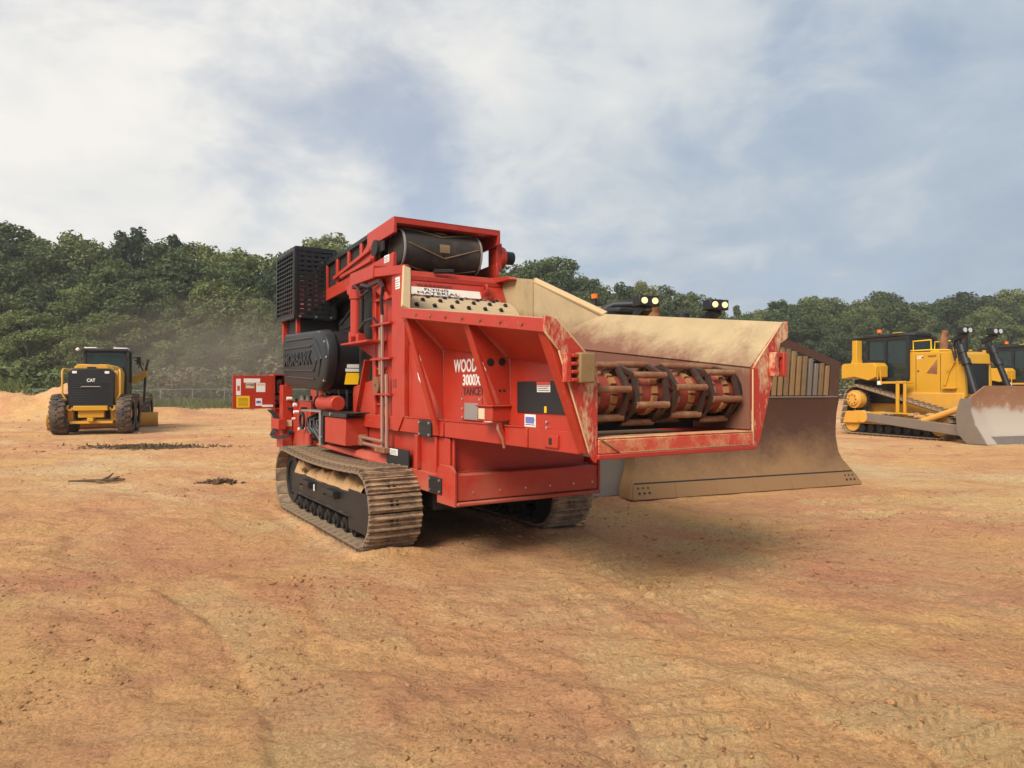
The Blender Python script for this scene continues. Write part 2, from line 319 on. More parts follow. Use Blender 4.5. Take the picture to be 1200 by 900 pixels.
def ground_h(x, y):
    x = np.asarray(x, float); y = np.asarray(y, float)
    z = .050 * fbm(x, y, 6., 3, 11) + .06 * fbm(x * .8 + y * .3, y * 1.5 - x * .25, 1.1, 5, 31) + .075 * np.clip(np.abs(fbm(x + 3 + y * .4, y * 1.2, .55, 4, 51)) - .05, 0, 1) * np.clip(fbm(x, y, 2.6, 2, 71) * 4 + .7, .12, 1) + .02 * fbm(x, y, .22, 2, 57)
    fl = np.zeros(x.shape)
    for cx, cy, r in FLAT: fl = np.maximum(fl, np.clip(1.6 - np.hypot(x - cx, y - cy) / r, 0, 1))
    z = z * (1 - .8 * fl) - .012
    pr = np.zeros(x.shape)
    for P, hw, dp, pitch in PRINTS:
        lo = P.min(0) - 1; hi = P.max(0) + 1; s = (x > lo[0]) & (x < hi[0]) & (y > lo[1]) & (y < hi[1])
        if not s.any(): continue
        r, a, sd = dist_path(x[s], y[s], P)
        inside = np.clip((hw - r) / .05, 0, 1); berm = np.exp(-((r - hw - .05) / .06) ** 2)
        fade = np.clip(fbm(x[s], y[s], 1.1, 3, 91) * 3.2 + .6, .05, 1.1)
        saw = (a / pitch + .10 * np.sin(sd * 6)) % 1.0; rib = np.where(saw < .30, 1.0, .15)
        z[s] = z[s] * (1 - .75 * inside * np.minimum(fade, 1)) + fade * (inside * (-dp + dp * 1.3 * rib) + berm * dp * .6); pr[s] = np.maximum(pr[s], inside * fade)
    ua, va = math.sin(R(32)), -math.cos(R(32)); o_ = gpt(425, 650); dx, dy = x - o_.x, y - o_.y; gu = dx * ua + dy * va; gv = -dx * va + dy * ua   # soil pushed up round the grinder tracks
    for v0 in (0., 2.25):
        ddx = np.maximum(np.maximum(-3.35 - gu, gu - .02), 0); ddy = np.maximum(np.maximum(v0 - gv, gv - v0 - .58), 0); dd = np.hypot(ddx, ddy)
        z = z + .055 * np.exp(-((dd - .09) / .07) ** 2) * (.7 + 1.6 * fbm(x, y, .35, 3, 41)) * (dd > 0)
    for cx, cy, rx, ry, h in MOUNDS:
        z = z + h * np.exp(-(((x - cx) / rx) ** 2 + ((y - cy) / ry) ** 2) ** 1.4) * (1 + .5 * fbm(x, y, 1.6, 3, 7))
    far = np.clip((y - 60) / 30, 0, 1); z = z + far * .8 * (fbm(x, y, 14, 2, 5) + .1)
    return z, pr
rows = np.concatenate([np.linspace(-40, 1.0, 14), np.geomspace(1.6, 46, 560), np.geomspace(47, 900, 70)])
tt = np.linspace(-1, 1, 640); tt = tt * (.8 + .2 * tt * tt)
Y_, T_ = np.meshgrid(rows, tt, indexing='ij'); X_ = T_ * (np.abs(Y_) * .98 + 5) * np.where(Y_ > 46, 1 + np.clip((Y_ - 46) / 80, 0, 1) * .8, 1)
Z_, PR_ = ground_h(X_, Y_)
nr, nc = X_.shape; idx = np.arange(nr * nc).reshape(nr, nc)
F_ = np.stack([idx[:-1, :-1], idx[:-1, 1:], idx[1:, 1:], idx[1:, :-1]], -1).reshape(-1, 4)
def np_mesh(name, V, Fq, k=4):
    me = bpy.data.meshes.new(name); me.vertices.add(len(V)); me.vertices.foreach_set('co', np.asarray(V, np.float32).ravel())
    me.loops.add(Fq.size); me.loops.foreach_set('vertex_index', Fq.astype(np.int32).ravel())
    me.polygons.add(len(Fq)); me.polygons.foreach_set('loop_start', np.arange(0, Fq.size, k, dtype=np.int32)); me.update(calc_edges=True); me.validate(); return me
gme = np_mesh('ground', np.stack([X_, Y_, Z_], -1).reshape(-1, 3), F_)
at_ = gme.attributes.new('print', 'FLOAT', 'POINT'); at_.data.foreach_set('value', PR_.ravel().astype(np.float32))
gme.polygons.foreach_set('use_smooth', [True] * len(gme.polygons))
def groundmat():
    m = bpy.data.materials.new('sandy clay'); m.use_nodes = True; t = m.node_tree; n = t.nodes; l = t.links; b = n['Principled BSDF']
    b.inputs['Roughness'].default_value = .95; b.inputs['Specular IOR Level'].default_value = .15
    g = n.new('ShaderNodeNewGeometry')
    def noise(s, d=6, st=(1, 1, 1), r=.6, dist=0.):
        mp = n.new('ShaderNodeMapping'); l.new(g.outputs['Position'], mp.inputs[0]); mp.inputs['Scale'].default_value = st
        q = n.new('ShaderNodeTexNoise'); l.new(mp.outputs[0], q.inputs['Vector']); q.inputs['Scale'].default_value = s; q.inputs['Detail'].default_value = d; q.inputs['Roughness'].default_value = r; q.inputs['Distortion'].default_value = dist; return q.outputs['Fac']
    def ramp(f, a, b_):
        q = n.new('ShaderNodeMapRange'); l.new(f, q.inputs[0]); q.inputs[1].default_value = a; q.inputs[2].default_value = b_; return q.outputs[0]
    def mix(f, a, c, mode='MIX'):
        q = n.new('ShaderNodeMix'); q.data_type = 'RGBA'; q.blend_type = mode
        if isinstance(f, float): q.inputs[0].default_value = f
        else: l.new(f, q.inputs[0])
        for i, v in ((6, a), (7, c)):
            if isinstance(v, tuple): q.inputs[i].default_value = (*v, 1)
            else: l.new(v, q.inputs[i])
        return q.outputs[2]
    c = mix(ramp(noise(.33, 8, dist=.4), .36, .62), (.62, .365, .145), (.57, .295, .15))
    c = mix(ramp(noise(.5, 10, (.9, 1.05, 1), .68, .5), .46, .64), c, (.50, .235, .13))
    c = mix(ramp(noise(.22, 9, (.85, 1.0, 1), .66, .6), .50, .64), c, (.63, .43, .225))
    c = mix(ramp(noise(3.5, 9, (1, .95, 1), .74), .56, .78), c, (.38, .20, .10))
    c = mix(ramp(noise(11, 7, (1, .95, 1), r=.75), .56, .74), c, (.25, .125, .06))
    a = n.new('ShaderNodeAttribute'); a.attribute_name = 'print'
    q = n.new('ShaderNodeMath'); q.operation = 'MULTIPLY'; l.new(a.outputs['Fac'], q.inputs[0]); l.new(ramp(noise(1.3, 5), .3, .6), q.inputs[1]); q2 = n.new('ShaderNodeMath'); q2.operation = 'MULTIPLY'; l.new(q.outputs[0], q2.inputs[0]); q2.inputs[1].default_value = .6
    c = mix(q2.outputs[0], c, (.56, .39, .19))
    v = n.new('ShaderNodeMapRange'); l.new(noise(40, 4, r=.7), v.inputs[0]); v.inputs[1].default_value = .3; v.inputs[2].default_value = .7; v.inputs[3].default_value = .74; v.inputs[4].default_value = 1.2
    hs = n.new('ShaderNodeHueSaturation'); l.new(v.outputs[0], hs.inputs['Value']); l.new(c, hs.inputs['Color'])
    l.new(hs.outputs[0], b.inputs['Base Color'])
    bn = n.new('ShaderNodeBump'); bn.inputs['Strength'].default_value = 1.0; bn.inputs['Distance'].default_value = .05; l.new(noise(14, 9, (1, .9, 1), r=.74), bn.inputs['Height'])
    b2 = n.new('ShaderNodeBump'); b2.inputs['Strength'].default_value = .8; b2.inputs['Distance'].default_value = .14; l.new(noise(2.6, 7, (1, .9, 1), r=.66), b2.inputs['Height']); l.new(bn.outputs[0], b2.inputs['Normal'])
    l.new(b2.outputs[0], b.inputs['Normal']); return m
M['ground'] = groundmat(); gme.materials.append(M['ground'])
ground = link('ground', gme); ground['kind'] = 'structure'
def gz(x, y): return float(ground_h(np.array([x]), np.array([y]))[0][0])

# ---------------------------------------------------------------- the red wood grinder (x = towards the infeed end, y = across, z = up)
GA = R(32)
go = gpt(425, 650); go.z = 0
G = empty('wood_grinder', go, GA - math.pi / 2, 'large red tracked wood grinder with open infeed hopper, black engine covers and folded conveyor', 'grinder')
def gp(name, mats, mb, bevel=.006, kind=None, parent=None): return mb.build(name, mats, parent or G, bevel, kind)
VL, VR = .60, 2.25
def wt(u): return 2.46 - .125 * (u - .62)                      # top edge of left wing
def wc(u): return 2.15 - .106 * (u - .0)                       # crease of left wing
def wtr(u): return 2.55 - .118 * (u - .5)
# chassis
gp('chassis', 'red', MB().prism([(-5.25, .78), (-5.25, 1.22), (.80, 1.22), (.80, .62), (-.05, .62), (-.3, .78)], 'y', .625, 2.225), .01)
gp('underbody', 'dark', MB().box(-4.6, .1, .75, 2.1, .40, .775))
gp('frame_side_plate', 'red', MB().slab([(-.05, .60, .66), (.86, .60, .66), (.86, .60, 1.215), (-.05, .60, 1.215)], (0, .02, 0)))
m = MB(); m.box(-.62, .74, .575, .598, .64, .84)
gp('lower_side_rail', 'red', m)
for a in ((.70, .82, .575, .595, .9, 1.215), (.50, .53, .57, .598, .86, 1.215), (.05, .12, .55, .598, .86, 1.215)): gp('upright', 'red', MB().box(*a))
m = MB(); m.box(.80, .97, .575, 2.275, .62, .875); m.box(.76, 1.0, .57, 2.28, .575, .612); gp('front_bumper', 'red', m, .012)
m = MB().prism([(.60, .57), (.985, .57), (.985, .90), (.92, .955), (.66, .955), (.60, .90)], 'y', .545, .572); gp('bumper_end_plate', 'red', m)
m = MB(); m.box(.2, .98, 2.282, 2.31, .57, .95); gp('bumper_end_plate', 'red', m)
for (u0, u1, w0, w1) in ((.20, .49, 1.205, 1.375), (.44, .72, .66, .82)):
    p = gp('cover_plate', 'blackm', MB().box(u0, u1, .530, .552, w0, w1), .004)
    for a in (u0 + .03, u1 - .03):
        for b in (w0 + .025, w1 - .025): gp('bolt', 'silver', MB().cyl((a, .531, b), (a, .518, b), .014, n=8), 0, parent=p)
# side rail along the hopper foot
m = MB(); m.box(-2.0, .72, .553, .63, 1.225, 1.385); m.box(.755, 2.22, .553, .63, 1.225, 1.385); m.box(2.24, 2.90, .553, .63, 1.225, 1.385)
m.box(.72, .755, .575, .63, 1.225, 1.38); m.box(2.22, 2.24, .575, .63, 1.225, 1.38)
m.prism([(2.90, 1.225), (3.02, 1.30), (3.02, 1.385), (2.90, 1.385)], 'y', .553, .63); gp('side_rail', 'red', m)
m = MB(); m.box(-2.0, 3.0, 2.256, 2.31, 1.225, 1.385); gp('side_rail', 'red', m)
gp('rail_pad', 'red', MB().box(2.48, 2.66, .535, .556, 1.25, 1.35)); gp('rail_slot', 'ink', MB().box(2.55, 2.585, .531, .537, 1.275, 1.325), 0)
# hopper walls
def hopper_side(s):
    if s < 0: V, O, ct, cc, u1 = VL, .20, wt, wc, 3.02
    else: V, O, ct, cc, u1 = VR, 2.65, wtr, lambda u: 2.20 - .112 * u, 3.02
    ins = .022 if s < 0 else -.022
    m = MB(); m.slab([(-.22, V, 1.36), (u1, V, 1.36), (u1, V, cc(u1)), (-.22, V, cc(-.22))], (0, ins, 0), 0, 1); gp('lower_wall', ['red', 'lining'], m, 0)
    q = [(.62, V, cc(.62)), (u1, V, cc(u1)), (u1, O, ct(u1)), (.62, O, ct(.62))]
    n = (Vector(q[1]) - Vector(q[0])).cross(Vector(q[3]) - Vector(q[0])).normalized(); n *= .022 * (1 if n.y * -s > 0 else -1)
    m = MB().slab(q, n, 0, 1); gp('flared_wall', ['red', 'lining'], m, 0)
    # raised transition panel up to the tower
    wp = 3.02
    m = MB(); tri = [[(-.22, V, cc(-.22)), (.62, V, cc(.62)), (.62, O, ct(.62))], [(-.22, V, cc(-.22)), (.62, O, ct(.62)), (-.22, V, wp)]]
    for t3 in tri:
        n = (Vector(t3[1]) - Vector(t3[0])).cross(Vector(t3[2]) - Vector(t3[0])).normalized(); n *= .02 * (1 if n.y * -s > 0 else -1)
        m.slab(t3, n, 0, 1)
    gp('transition_panel', ['red', 'lining'], m, 0)
    m = MB().bar((-.24, V + s * .01, wp + .0), (.64, O + s * .005, ct(.62) + .012), .09, .035, (0, -s * .5, 1)); gp('edge_flange', 'cream', m)
hopper_side(-1); hopper_side(1)
# top rails
m = MB().hexa([(.60, .165, wt(.6) - .085), (3.02, .165, wt(3.02) - .085), (3.02, .195, wt(3.02) - .085), (.60, .195, wt(.6) - .085), (.60, .165, wt(.6) + .012), (3.02, .165, wt(3.02) + .012), (3.02, .195, wt(3.02) + .012), (.60, .195, wt(.6) + .012)])
gp('top_rail', 'red', m)
m = MB().hexa([(.55, 2.655, wtr(.55) - .07), (3.02, 2.655, wtr(3.02) - .07), (3.02, 2.69, wtr(3.02) - .07), (.55, 2.69, wtr(.55) - .07), (.55, 2.655, wtr(.55) + .012), (3.02, 2.655, wtr(3.02) + .012), (3.02, 2.69, wtr(3.02) + .012), (.55, 2.69, wtr(.55) + .012)])
gp('top_rail', 'red_worn', m)
# ribs with flanges
for k, u in enumerate((.64, 1.88)):
    m = MB().prism([(.595, 1.39), (.205, wt(u) - .09), (.215, wt(u) - .03), (.59, wc(u) - .02)], 'x', u - .008, u + .008); r = gp('rib', 'red', m, 0)
    m = MB().hexa([(u - .085, .585, 1.23), (u + .0095, .585, 1.23), (u + .0095, .548, 1.23), (u - .085, .548, 1.23), (u - .075, .225, wt(u) - .086), (u + .0095, .225, wt(u) - .086), (u + .0095, .20, wt(u) - .086), (u - .075, .20, wt(u) - .086)])
    gp('rib_flange', 'red', m, .004, parent=r)
    if k == 1:
        for v, w in ((.41, 1.915), (.52, 1.92)): gp('rib_hole', 'ink', MB().cyl((u + .008, v, w), (u + .0105, v, w), .034, n=14), 0, parent=r)
        for v, w in ((.50, 1.68), (.54, 1.68)): gp('rib_hole', 'ink', MB().cyl((u + .008, v, w), (u + .0105, v, w), .012, n=8), 0, parent=r)
m = MB().hexa([(2.92, .59, 1.24), (3.016, .59, 1.24), (3.016, .53, 1.24), (2.92, .53, 1.24), (2.91, .22, wt(2.95) - .086), (3.016, .22, wt(2.95) - .086), (3.016, .185, wt(2.95) - .086), (2.91, .185, wt(2.95) - .086)])
gp('rib_flange', 'red', m, .004)
# end plates
m = MB().prism([(.57, 1.19), (.60, 1.17), (.612, 1.20), (.612, 1.85), (.24, 2.185), (.155, 2.19), (.155, 2.08), (.27, 1.97), (.535, 1.25)], 'x', 3.02, 3.04); gp('end_plate', 'red_worn', m)
m = MB().prism([(2.30, 1.22), (2.248, 1.19), (2.242, 1.22), (2.242, 1.87), (2.62, 2.265), (2.70, 2.275), (2.70, 2.13), (2.60, 2.08), (2.33, 1.25)], 'x', 3.02, 3.04); gp('end_plate', 'red_worn', m)
m = MB(); m.bar((3.036, .160, 2.08), (3.036, .272, 1.965), .014, .012, (1, 0, 0)); m.bar((3.036, .275, 1.96), (3.036, .540, 1.25), .014, .012, (1, 0, 0)); m.bar((3.036, .245, 2.183), (3.036, .607, 1.855), .016, .012, (1, 0, 0)); gp('edge_bead', 'cream', m)
m = MB(); m.bar((3.036, 2.248, 1.24), (3.036, 2.248, 1.86), .012, .012, (1, 0, 0)); m.bar((3.036, 2.25, 1.865), (3.036, 2.62, 2.262), .014, .012, (1, 0, 0)); gp('edge_bead', 'cream', m)
m = MB(); m.box(3.041, 3.09, .30, .345, 1.74, 1.94); [m.box(3.041, 3.10, .345, .40, 1.745 + .055 * i, 1.77 + .055 * i) for i in range(4)]; l_ = gp('latch_block', 'red_worn', m)
gp('latch_plate', 'tanbar', MB().box(3.041, 3.115, .40, .535, 1.735, 1.945), .012, parent=l_)
m = MB(); m.box(3.041, 3.10, 2.44, 2.50, 1.80, 2.0); m.box(3.041, 3.10, 2.56, 2.61, 1.80, 2.0); m.box(3.041, 3.09, 2.50, 2.56, 1.96, 2.0); m.box(3.041, 3.09, 2.50, 2.56, 1.80, 1.84); gp('latch_block', 'red_worn', m)
# lip and floor of the trough
m = MB(); m.box(3.0, 3.045, .615, 2.24, 1.235, 1.335); m.prism([(2.86, 1.337), (3.045, 1.337), (3.045, 1.350), (2.86, 1.350)], 'y', .615, 2.24); gp('front_lip', 'lipworn', m)
m = MB(); m.bar((3.03, .60, 1.215), (3.03, 2.26, 1.215), .07, .035); gp('lip_beam', 'red', m)
m = MB(); m.bar((3.05, .625, 1.345), (3.05, .80, 1.24), .012, .02, (1, 0, 0)); m.bar((3.05, .80, 1.238), (3.05, 2.2, 1.238), .012, .014, (1, 0, 0)); gp('edge_bead', 'tanbar', m)
gp('drum_shade_sheet', 'dark', MB().box(2.36, 2.40, .63, 2.22, 1.35, 1.80), 0); gp('trough_floor', 'shadedirt', MB().box(-1.0, 2.99, .63, 2.22, 1.297, 1.312)); gp('trough_underside', 'red', MB().box(.85, 2.98, .64, 2.21, 1.225, 1.295))  # added dark sheet and darkened floor paint in the shade around the drum
m = MB()
for i in range(46): rough_blob(m, (random.uniform(2.45, 2.95), random.uniform(.7, 2.18), 1.315), random.uniform(.015, .045), i, (1.2, 1.6, .6), 1)
gp('trough_debris', 'shadedirt', m, 0, 'stuff')
# four caged drum sections across the infeed end
uc, w0c, rc = 2.74, 1.660, .228
m = MB().cyl((uc, .625, w0c), (uc, 2.225, w0c), .138, n=20); gp('drum_core', 'reddull', m, 0)
for k in range(4):
    v0 = .655 + k * .402; v1 = v0 + .305; ph = R((8, 38, 12, 48)[k])
    cage = MB()
    P6 = [(uc + rc * math.cos(ph + i * math.pi / 3), w0c + rc * math.sin(ph + i * math.pi / 3)) for i in range(6)]
    for v in (v0, v1):
        for i in range(6):
            a, b = P6[i], P6[(i + 1) % 6]; cage.bar((a[0], v, a[1]), (b[0], v, b[1]), .03, .042, (0, 1, 0))
            cage.bar((uc, v, w0c), (a[0], v, a[1]), .022, .045, (0, 1, 0))
    cage.cyl((uc, v0 - .012, w0c), (uc, v1 + .012, w0c), .150, n=18, mi=1)
    cg = gp('drum_cage', ['cagesteel', 'reddull'], cage, 0)
    for i in range(6): gp('cage_bar', 'rust', MB().cyl((P6[i][0], v0 - .012, P6[i][1]), (P6[i][0], v1 + .012, P6[i][1]), .027, n=10), 0, parent=cg)
    for q in (.055, .215):
        m = MB()
        for i in range(14):
            t0, t1 = 2 * math.pi * i / 14, 2 * math.pi * (i + .78) / 14
            a = (uc + .158 * math.cos(t0), w0c + .158 * math.sin(t0)); b = (uc + .158 * math.cos(t1), w0c + .158 * math.sin(t1))
            m.bar((a[0], v0 + q + .01, a[1]), (b[0], v0 + q + .01, b[1]), .05, .03, (uc - (a[0] + b[0]) / 2, 0, w0c - (a[1] + b[1]) / 2))
        gp('wear_strip', 'ochre', m, 0, parent=cg)
gp('end_hub', 'dark', MB().cyl((uc, 2.205, w0c), (uc, 2.228, w0c), .21, n=18), 0)
# tower at the back of the hopper
m = MB(); m.slab([(-1.30, VL, 1.38), (-.20, VL, 1.38), (-.20, VL, 3.0), (-1.30, VL, 3.08)], (0, .03, 0)); m.slab([(-2.0, VL, 1.38), (-1.30, VL, 1.38), (-1.30, VL, 1.80), (-2.0, VL, 1.72)], (0, .03, 0)); gp('tower_wall', 'red', m)
MB().bar((-1.75, .585, 1.40), (-1.42, .585, 2.05), .03, .09, (0, 1, 0)).build('tower_brace', 'red', G, .004)
gp('tower_column', 'red', MB().box(-.56, -.205, .545, .599, 1.38, 2.99), .008)
gp('tower_column', 'red', MB().prism([(-.58, 1.386), (-.50, 1.225), (-.36, 1.225), (-.22, 1.386)], 'y', .535, .552), .004)
gp('tower_column', 'red', MB().box(-1.20, -1.10, .56, .599, 1.39, 2.93), .006)
m = MB(); m.slab([(-1.9, VR, 1.38), (-.20, VR, 1.38), (-.20, VR, 3.02), (-.9, VR, 3.14), (-1.9, VR, 3.14)], (0, -.03, 0), 0, 1); gp('tower_wall', ['red', 'lining'], m, 0)
gp('tower_top', 'red', MB().box(-1.9, -.9, .62, 2.23, 3.0, 3.06)); gp('tower_back', 'dark', MB().box(-1.95, -1.3, .66, 2.2, 1.3, 2.98))
for w in (2.43, 2.03, 1.62): gp('pipe_bracket', 'red', MB().box(-1.12, -.52, .50, .60, w, w + .022), 0)
for w in (2.73,): gp('stiffener', 'red', MB().box(-1.18, -.56, .555, .60, w, w + .03), 0)
# hydraulic lines
p1 = [(-.80, .53, 1.02), (-.80, .53, 2.55)]; gp('hydraulic_pipe', 'pipe', MB().tube([p1[0], (-.80, .53, 1.8), p1[1]], .022), 0)
gp('hydraulic_pipe', 'pipe', MB().tube([(-.66, .53, 1.0), (-.66, .53, 1.5), (-.67, .53, 1.86)], .024), 0)
gp('hydraulic_pipe', 'pipe', MB().tube([(-.90, .54, 1.86), (-.90, .54, 2.05), (-.90, .54, 2.42)], .018), 0)
gp('hose', 'hose', MB().tube([(-.80, .53, 2.55), (-.79, .51, 2.72), (-.70, .50, 2.86), (-.80, .49, 2.93), (-1.05, .46, 2.90), (-1.25, .44, 2.94)], .022), 0)
gp('hose', 'hose', MB().tube([(-.90, .54, 2.42), (-.95, .48, 2.52), (-1.1, .44, 2.50), (-1.28, .42, 2.40)], .018), 0)
gp('hose', 'hose', MB().tube([(-1.05, .46, 2.86), (-1.2, .42, 2.80), (-1.3, .42, 2.90), (-1.45, .42, 2.96)], .016), 0)
for z in (1.10, 1.03): gp('hydraulic_pipe', 'pipe', MB().tube([(-2.0, .50, z), (-1.3, .50, z), (-.70, .50, z - .01)], .020), 0)
gp('pipe_clamp', 'rust', MB().box(-.93, -.62, .48, .56, .96, 1.02)); gp('pipe_clamp', 'rust', MB().box(-1.45, -1.35, .475, .56, 1.0, 1.13))
m = MB(); m.ring((-1.0, .545, 1.73), (0, 1, 0), .02, .105, .05, 16); gp('round_gauge', 'rust', m, 0)
m = MB(); m.box(-1.16, -.86, .575, .599, 1.50, 1.52); m.box(-1.16, -.86, .575, .599, 1.92, 1.945); m.box(-1.18, -1.15, .57, .599, 1.5, 1.94); gp('gauge_guard', 'red', m, 0)
gp('gauge_slot', 'dark', MB().box(-1.14, -.88, .590, .5995, 1.86, 1.918), 0)
for a in (-.50, -.44): gp('wall_slot', 'ink', MB().box(a, a + .015, .5425, .547, 1.70, 1.80), 0)
# lift cylinder and its mounts
m = MB(); m.box(-1.72, -.92, .46, .66, 2.985, 3.14); m.prism([(-1.72, 2.985), (-1.55, 2.985), (-1.55, 2.88), (-1.66, 2.86), (-1.72, 2.90)], 'y', .42, .455); m.prism([(-1.3, 2.985), (-.9, 2.985), (-.62, 2.72), (-.68, 2.70)], 'y', .52, .558); gp('cylinder_mount', 'red', m)
m = MB().bar((-.95, .50, 3.05), (-.22, .58, 3.0), .06, .10); gp('tie_bar', 'red', m)
m = MB().cyl((-1.42, .44, 2.33), (-1.42, .44, 2.86), .072, n=16); m.cyl((-1.42, .44, 2.79), (-1.42, .44, 2.90), .088, n=16); gp('lift_cylinder', 'red', m, 0)
gp('cylinder_rod', 'dark', MB().cyl((-1.30, .46, 2.25), (-1.30, .46, 2.78), .03, n=10), 0)
m = MB(); m.prism([(-1.78, .36), (-.85, .36), (-.85, .599), (-1.78, .599)], 'z', 2.235, 2.262); m.prism([(-1.75, 2.234), (-.86, 2.234), (-.95, 2.05), (-1.15, 2.05)], 'y', .57, .598); gp('cylinder_shelf', 'red', m)
gp('clevis', 'red', MB().box(-1.60, -1.52, .40, .50, 2.263, 2.40)); gp('clevis', 'red', MB().box(-1.34, -1.26, .40, .50, 2.263, 2.36))
# hood and feed drum behind the hopper
m = MB().hexa([(-.92, .64, 2.84), (-.80, .64, 2.80), (-.80, 2.215, 2.80), (-.92, 2.215, 2.84), (-1.05, .64, 3.12), (-.98, .64, 3.13), (-.98, 2.215, 3.13), (-1.05, 2.215, 3.12)]); hood = gp('hood', 'red', m)
hx = Vector((-.18, 0, .33)).normalized(); hn = Vector((hx.z, 0, -hx.x))
def hoodpt(v, s, o): return Vector((-.80, v, 2.80)) + hx * s + hn * o
m = MB().slab([hoodpt(.66, .02, .002), hoodpt(1.93, .02, .002), hoodpt(1.85, .13, .002), hoodpt(.66, .13, .002)], hn * .004); gp('warning_panel', 'wornwhite', m, 0, parent=hood)
for s_, str_, va, vb, mt in ((.145, 'WARNING', .98, 1.46, 'letterdark'), (.082, 'FLYING', 1.08, 1.40, 'ink'), (.032, 'MATERIAL', .98, 1.54, 'ink')):
    text('lettering', str_, mt, hood, hoodpt(va, s_, .010), (0, 1, 0), hx, .036, vb - va, .001, .0)
m = MB(); m.ring(hoodpt(1.93, .14, .03), (.3, 1, 0), .05, .085, .03, 14); m.box(-.86, -.80, 1.85, 2.01, 2.83, 2.90); gp('lifting_eye', 'red', m, 0)
m = MB().prism([(-1.15, 3.06), (-.55, 3.06), (-.60, 3.10), (-1.15, 3.15)], 'y', 2.12, 2.235); gp('hood_gusset', 'red', m)
uD, wD, rD = -.86, 2.30, .50
gp('feed_drum', 'drumdust', MB().cyl((uD, .645, wD), (uD, 2.20, wD), rD, n=36), 0)
tooth = MB(); tooth.hexa([(-.026, -.022, -.005), (.026, -.022, -.005), (.026, .022, -.005), (-.026, .022, -.005), (-.016, -.014, .028), (.016, -.014, .028), (.016, .014, .028), (-.016, .014, .028)]); tme = tooth.mesh('drum_tooth', 'dark')
fd = [o for o in G.children if o.name.startswith('feed_drum')][0]
for k in range(13):
    a = R(-20 + k * 13)
    for j in range(7):
        v = .72 + j * .225 + (.11 if k % 2 else 0)
        if v > 2.16: continue
        mt = Matrix.Translation((uD + rD * math.cos(a), v, wD + rD * math.sin(a))) @ Matrix.Rotation(math.pi / 2 - a, 4, 'Y')
        link('drum_tooth', tme, fd, mt)
m = MB()
for k in range(18): m.cyl((-.80, .70 + k * .083, 2.78), (-.80, .70 + k * .083, 2.815), .02, n=8)
gp('hood_bolts', 'steel', m, 0, 'stuff')
# wall decals and lettering
X1, Z1 = (1, 0, 0), (0, 0, 1)
text('lettering', 'WOOD HOG', 'letter', G, (.87, .5985, 1.85), X1, Z1, .125, .78, .002, .02)
text('lettering', '3000X', 'letter', G, (1.05, .5985, 1.725), X1, Z1, .105, .34, .002, .02)
text('lettering', 'YANCEY', 'letterdark', G, (1.05, .5985, 1.635), X1, Z1, .08, .40, .002, .02)
m = MB(); m.box(1.05, 1.42, .588, .60, 1.40, 1.62); ip = gp('inspection_frame', 'red', m); gp('inspection_window', 'greyp', MB().box(1.11, 1.36, .580, .590, 1.41, 1.565), .003, parent=ip)
for a in (1.07, 1.40):
    for b in (1.43, 1.51, 1.60): gp('bolt', 'silver', MB().cyl((a, .589, b), (a, .576, b), .012, n=8), 0, parent=ip)
gp('black_panel', 'blackm', MB().slab([(2.02, .597, 1.505), (2.72, .597, 1.505), (2.62, .597, 1.755), (2.02, .597, 1.755)], (0, -.012, 0)), .003)
def decal(v, u0, u1, w0, w1, m_='white', nm='decal'):
    o = gp(nm, m_, MB().box(u0, u1, v - .003, v, w0, w1), 0)
    if m_ == 'white':
        m = MB(); h = w1 - w0
        for i in range(4): m.box(u0 + .012, u1 - .012 - .02 * (i % 2), v - .0042, v - .003, w0 + h * (.14 + .2 * i), w0 + h * (.20 + .2 * i))
        gp('decal_text', 'ink', m, 0, 'stuff', o)
    return o
decal(.584, 2.32, 2.50, 1.67, 1.75); decal(.580, 2.32, 2.50, 1.725, 1.752, 'decalred'); decal(.598, 2.12, 2.28, 1.39, 1.49); decal(.594, 2.14, 2.26, 1.42, 1.47, 'decalblue')
decal(.598, 1.46, 1.66, 1.40, 1.555); decal(.584, 2.42, 2.45, 1.51, 1.56, 'decalyel')
m = MB().prism([(1.475, 1.41), (1.515, 1.41), (1.515, 1.45), (1.475, 1.45)], 'y', .59, .595); gp('decal', 'ink', m, 0)
m = MB(); m.box(1.66, 1.90, .42, .598, 1.425, 1.545); m.box(1.64, 1.92, .40, .60, 1.545, 1.56); jb = gp('junction_box', 'red', m); gp('box_cover', 'decaltan', MB().box(1.68, 1.78, .412, .419, 1.44, 1.53), 0, parent=jb)
gp('cable', 'pipe', MB().tube([(1.86, .50, 1.43), (1.87, .49, 1.36), (1.88, .53, 1.28), (1.86, .56, 1.2)], .012), 0)
for w in (1.395, 1.44): gp('bolt', 'silver', MB().cyl((2.44, .599, w), (2.44, .585, w), .012, n=8), 0)
decal(.598, .02, .12, 1.985, 2.05); decal(.598, .70, .76, 1.12, 1.19)
m = MB(); m.tube([(.16, .58, 1.90), (.10, .575, 1.86), (.13, .575, 1.80), (.20, .58, 1.73)], .012, 5); gp('grab_hook', 'white', m, 0)
decal(.544, -.44, -.32, 2.80, 2.93)
gp('mud_flap', 'blackm', MB().box(-.74, -.12, .555, .575, .80, 1.03), .004); decal(.553, -.62, -.40, .95, 1.02)
